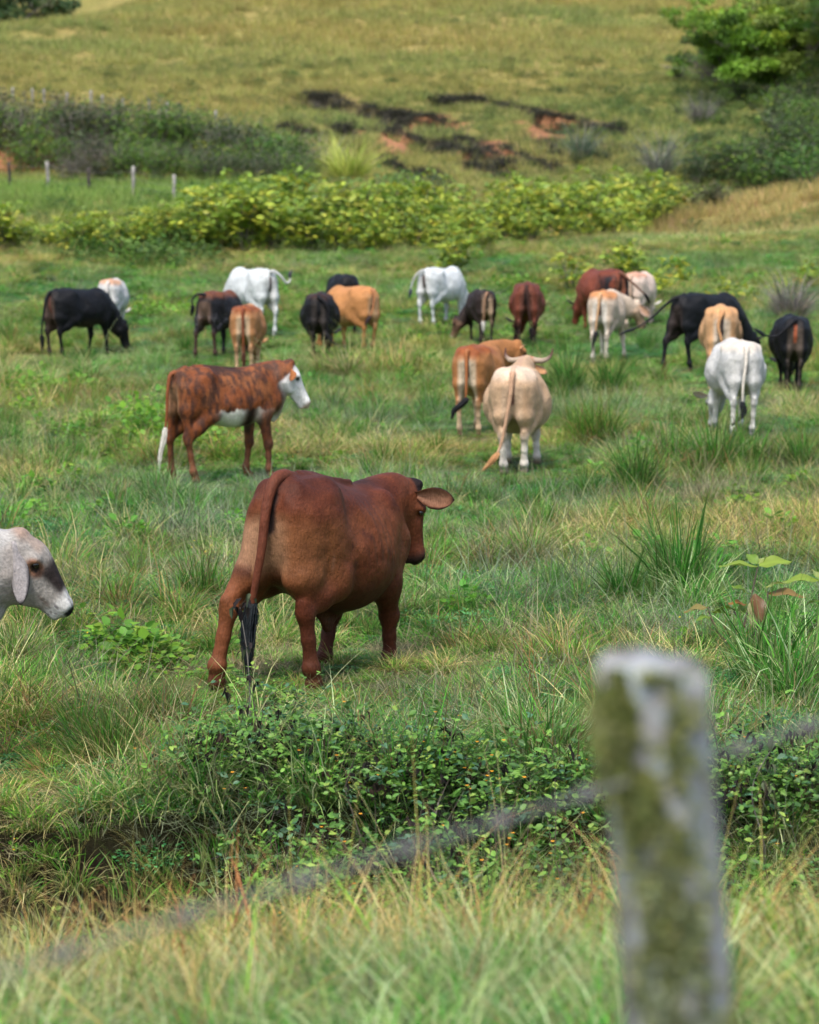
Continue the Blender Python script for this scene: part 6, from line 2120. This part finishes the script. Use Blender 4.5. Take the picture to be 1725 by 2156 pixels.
sapling('sapling with broad leaves cut by the right edge of the frame', 1718, 1375,
        [(.02, 0, .55, 175, .34, 5, G1), (.03, 0, .56, 20, .3, 10, G1), (.02, 0, .54, -60, .26, 0, G2), (.04, 0, .40, 160, .18, -10, G2), (.02, 0, .56, 100, .2, 25, G3)],
        [[(0, 0, 0), (.01, 0, .3), (.02, 0, .56)], [(0, 0, .1), (.04, 0, .25), (.06, 0, .4)]], 732)

# ------------------------------------------------------------------ the near fence: mossy post and barbed wire
def mat_mossy():
    m, nt, out = new_mat('lichen_wood')
    tc = nd(nt, 'ShaderNodeTexCoord')
    mp = nd(nt, 'ShaderNodeMapping'); mp.inputs['Scale'].default_value = (1, 1, .28)
    nt.links.new(tc.outputs['Object'], mp.inputs[0])
    n1 = nd(nt, 'ShaderNodeTexNoise', i_Scale=26.0, i_Detail=5.0); nt.links.new(mp.outputs[0], n1.inputs[0])
    n2 = nd(nt, 'ShaderNodeTexNoise', i_Scale=30.0, i_Detail=5.0); nt.links.new(tc.outputs['Object'], n2.inputs[0])
    cr = nd(nt, 'ShaderNodeValToRGB')
    cr.color_ramp.elements[0].position = .30; cr.color_ramp.elements[0].color = (.13, .12, .105, 1)
    cr.color_ramp.elements[1].position = .62; cr.color_ramp.elements[1].color = (.33, .335, .335, 1)
    nt.links.new(n1.outputs[0], cr.inputs[0])
    cr2 = nd(nt, 'ShaderNodeValToRGB')
    cr2.color_ramp.elements[0].position = .50; cr2.color_ramp.elements[0].color = (0, 0, 0, 1)
    cr2.color_ramp.elements[1].position = .62; cr2.color_ramp.elements[1].color = (1, 1, 1, 1)
    nt.links.new(n2.outputs[0], cr2.inputs[0])
    mx = nd(nt, 'ShaderNodeMix', data_type='RGBA'); mx.inputs[7].default_value = (.27, .31, .33, 1)
    nt.links.new(cr2.outputs[0], mx.inputs[0]); nt.links.new(cr.outputs[0], mx.inputs[6])
    p = nd(nt, 'ShaderNodeBsdfPrincipled'); p.inputs['Roughness'].default_value = .95; p.inputs['Specular IOR Level'].default_value = .1
    b = nd(nt, 'ShaderNodeBump', i_Strength=1.0, i_Distance=.01); nt.links.new(n1.outputs[0], b.inputs['Height'])
    nt.links.new(mx.outputs[2], p.inputs['Base Color']); nt.links.new(b.outputs[0], p.inputs['Normal'])
    nt.links.new(p.outputs[0], out.inputs[0])
    return m


PD = 2.9
sx, _ = px_dir(1384, HORIZON)
ztop = CAM_H - (1404 - HORIZON) / FPX * PD
zb = float(terrain_z(np.array([sx * PD]), np.array([PD]))[0])
PH = ztop - zb
slope_x = ((1440 - 1376) / FPX * PD) / ((2156 - 1396) / FPX * PD)     # lean of the post per metre of height
post = empty('fence_post', (sx * PD + slope_x * PH, PD, zb), 0, 'thick weathered grey fence post covered in moss and lichen at the right front', 'post')
n, rings = 28, 30
tz = np.linspace(-.2, PH, rings)
P = np.stack([-slope_x * tz, np.zeros(rings), tz], 1)
rr = np.interp(tz, [-.2, PH - .25, PH], [.072, .064, .065])
V, F = tube(P, rr, n)
Vr = V[:rings * n]
ang = np.arctan2(Vr[:, 1], Vr[:, 0] + slope_x * Vr[:, 2])
bumps = .010 * (vnoise(np.stack([np.cos(ang) * 2, np.sin(ang) * 2, Vr[:, 2] * 2.2], 1), 2.0, 61, 3) - .5) + .004 * np.cos(ang * 5 + 1)
Vr[:, 0] += bumps * np.cos(ang); Vr[:, 1] += bumps * np.sin(ang)
ring_top = slice((rings - 1) * n, rings * n)
V[ring_top, 2] += -.012 * np.cos(ang[(rings - 1) * n:] * 1.0 + .6) + rng.normal(0, .003, n)
V[-1, 2] -= .004
link('shaft', make_mesh('post_shaft', V, F, mat_mossy()), post)
MOSS = [((0.207, 0.248, 0.062), 3), ((0.319, 0.331, 0.105), 2), ((0.111, 0.149, 0.053), 2), ((0.415, 0.414, 0.210), 1)]
LICH = [((0.264, 0.312, 0.180), 3), ((0.360, 0.396, 0.264), 1.5), ((0.144, 0.180, 0.072), 2), ((0.264, 0.108, 0.036), .5)]


def moss_patch(a0, aw, z0, zh, n, cols, seed, L=.010, thick=.010, name='moss'):
    r = np.random.default_rng(seed)
    a = math.radians(a0) + r.normal(0, math.radians(aw) * .5, n)
    z = PH - z0 + r.normal(0, zh * .5, n)
    z = np.minimum(z, PH - .004)
    g = vnoise(np.stack([a * 3, z * 18], 1), 1.0, seed, 2)
    k = g > .40; a, z, g = a[k], z[k], g[k]
    n = len(a)
    R = .062 + thick * (g - .3) * r.random(n) * 2
    out_ = np.stack([np.cos(a), np.sin(a), np.zeros(n)], 1)
    P = out_ * R[:, None] + np.stack([-slope_x * z, np.zeros(n), z], 1)
    D = norm(out_ * .8 + r.normal(0, .7, (n, 3)))
    N = norm(out_ + r.normal(0, .4, (n, 3))); N = norm(N - D * (N * D).sum(1, keepdims=True))
    V, F, C = leaf_quads(P, D, N, L * r.uniform(.6, 1.5, n), L * .7, pick(r, n, cols, .3), .2)
    o = link(name, make_mesh(name, V, F, M_LEAF, C, smooth=False), post); o['kind'] = 'stuff'


moss_patch(-125, 62, .085, .11, 5200, MOSS, 801, thick=.016)
moss_patch(-100, 34, .20, .08, 1300, MOSS, 802)
moss_patch(-96, 44, .33, .12, 2600, MOSS + LICH, 803)
moss_patch(-92, 40, .50, .10, 1800, LICH, 804, L=.012)
moss_patch(-80, 60, .66, .16, 3000, LICH + MOSS, 805, L=.012)
moss_patch(-80, 60, .90, .25, 2600, MOSS + LICH, 807, L=.012)
moss_patch(-5, 30, .45, .08, 500, MOSS, 808)

# barbed wire, level, stapled to the post and running past the lens
zw = CAM_H - (1683 - HORIZON) / FPX * PD + .03
zw = CAM_H - (1688 - HORIZON) / FPX * (PD + .074) + .048
A = np.array([sx * PD + slope_x * (PH - .1), PD + .074, zw])
dirw = norm(np.array([.67, .76, 0.0]))
wire = empty('barbed_wire', tuple(A), 0, 'blurred grey strand of barbed wire running behind the mossy post', 'wire')
ts = np.linspace(-2.4, 6.0, 500)
strands = []
for ph in (0, math.pi):
    q = dirw[None] * ts[:, None] + np.stack([np.zeros(500), .0026 * np.cos(ts * 90 + ph), .0026 * np.sin(ts * 90 + ph)], 1)
    V, F = tube(q, np.full(500, .0018), 6)
    link('strand', make_mesh('wire_strand', V, F, M_WIRE), wire)
for t in np.arange(-2.35, 6, .16):
    c = dirw * t
    parts = []
    for k, an in enumerate((.5, 2.2, 3.9, 5.3)):
        e = np.array([-dirw[1] * math.cos(an), dirw[0] * math.cos(an), math.sin(an)]) * .016 + dirw * (.004 if k % 2 else -.004)
        V, F = tube(np.stack([c - e * .1, c + e * .6, c + e]), [.0016, .0014, .0004], 5)
        parts.append((V, F, (1, 1, 1)))
    for s_ in (-.004, .004):
        a = np.linspace(0, 6.283 * 2, 14)
        q = c + dirw[None] * (s_ + a[:, None] * .0005) + .0085 * (np.cos(a)[:, None] * np.array([0, 0, 1.0]) + np.sin(a)[:, None] * np.array([-dirw[1], dirw[0], 0]))
        V, F = tube(q, np.full(14, .0013), 4)
        parts.append((V, F, (1, 1, 1)))
    V, F, C = join(parts)
    link('barb', make_mesh('wire_barb', V, F, M_WIRE), wire)
# staple on the post
V, F = tube(catmull([(-.01, -.002, .012), (-.012, .012, .0), (-.01, -.002, -.012)], 4), np.full(9, .0018), 5)
link('staple', make_mesh('staple', V + np.array([.0, .0, 0]), F, M_WIRE), wire)
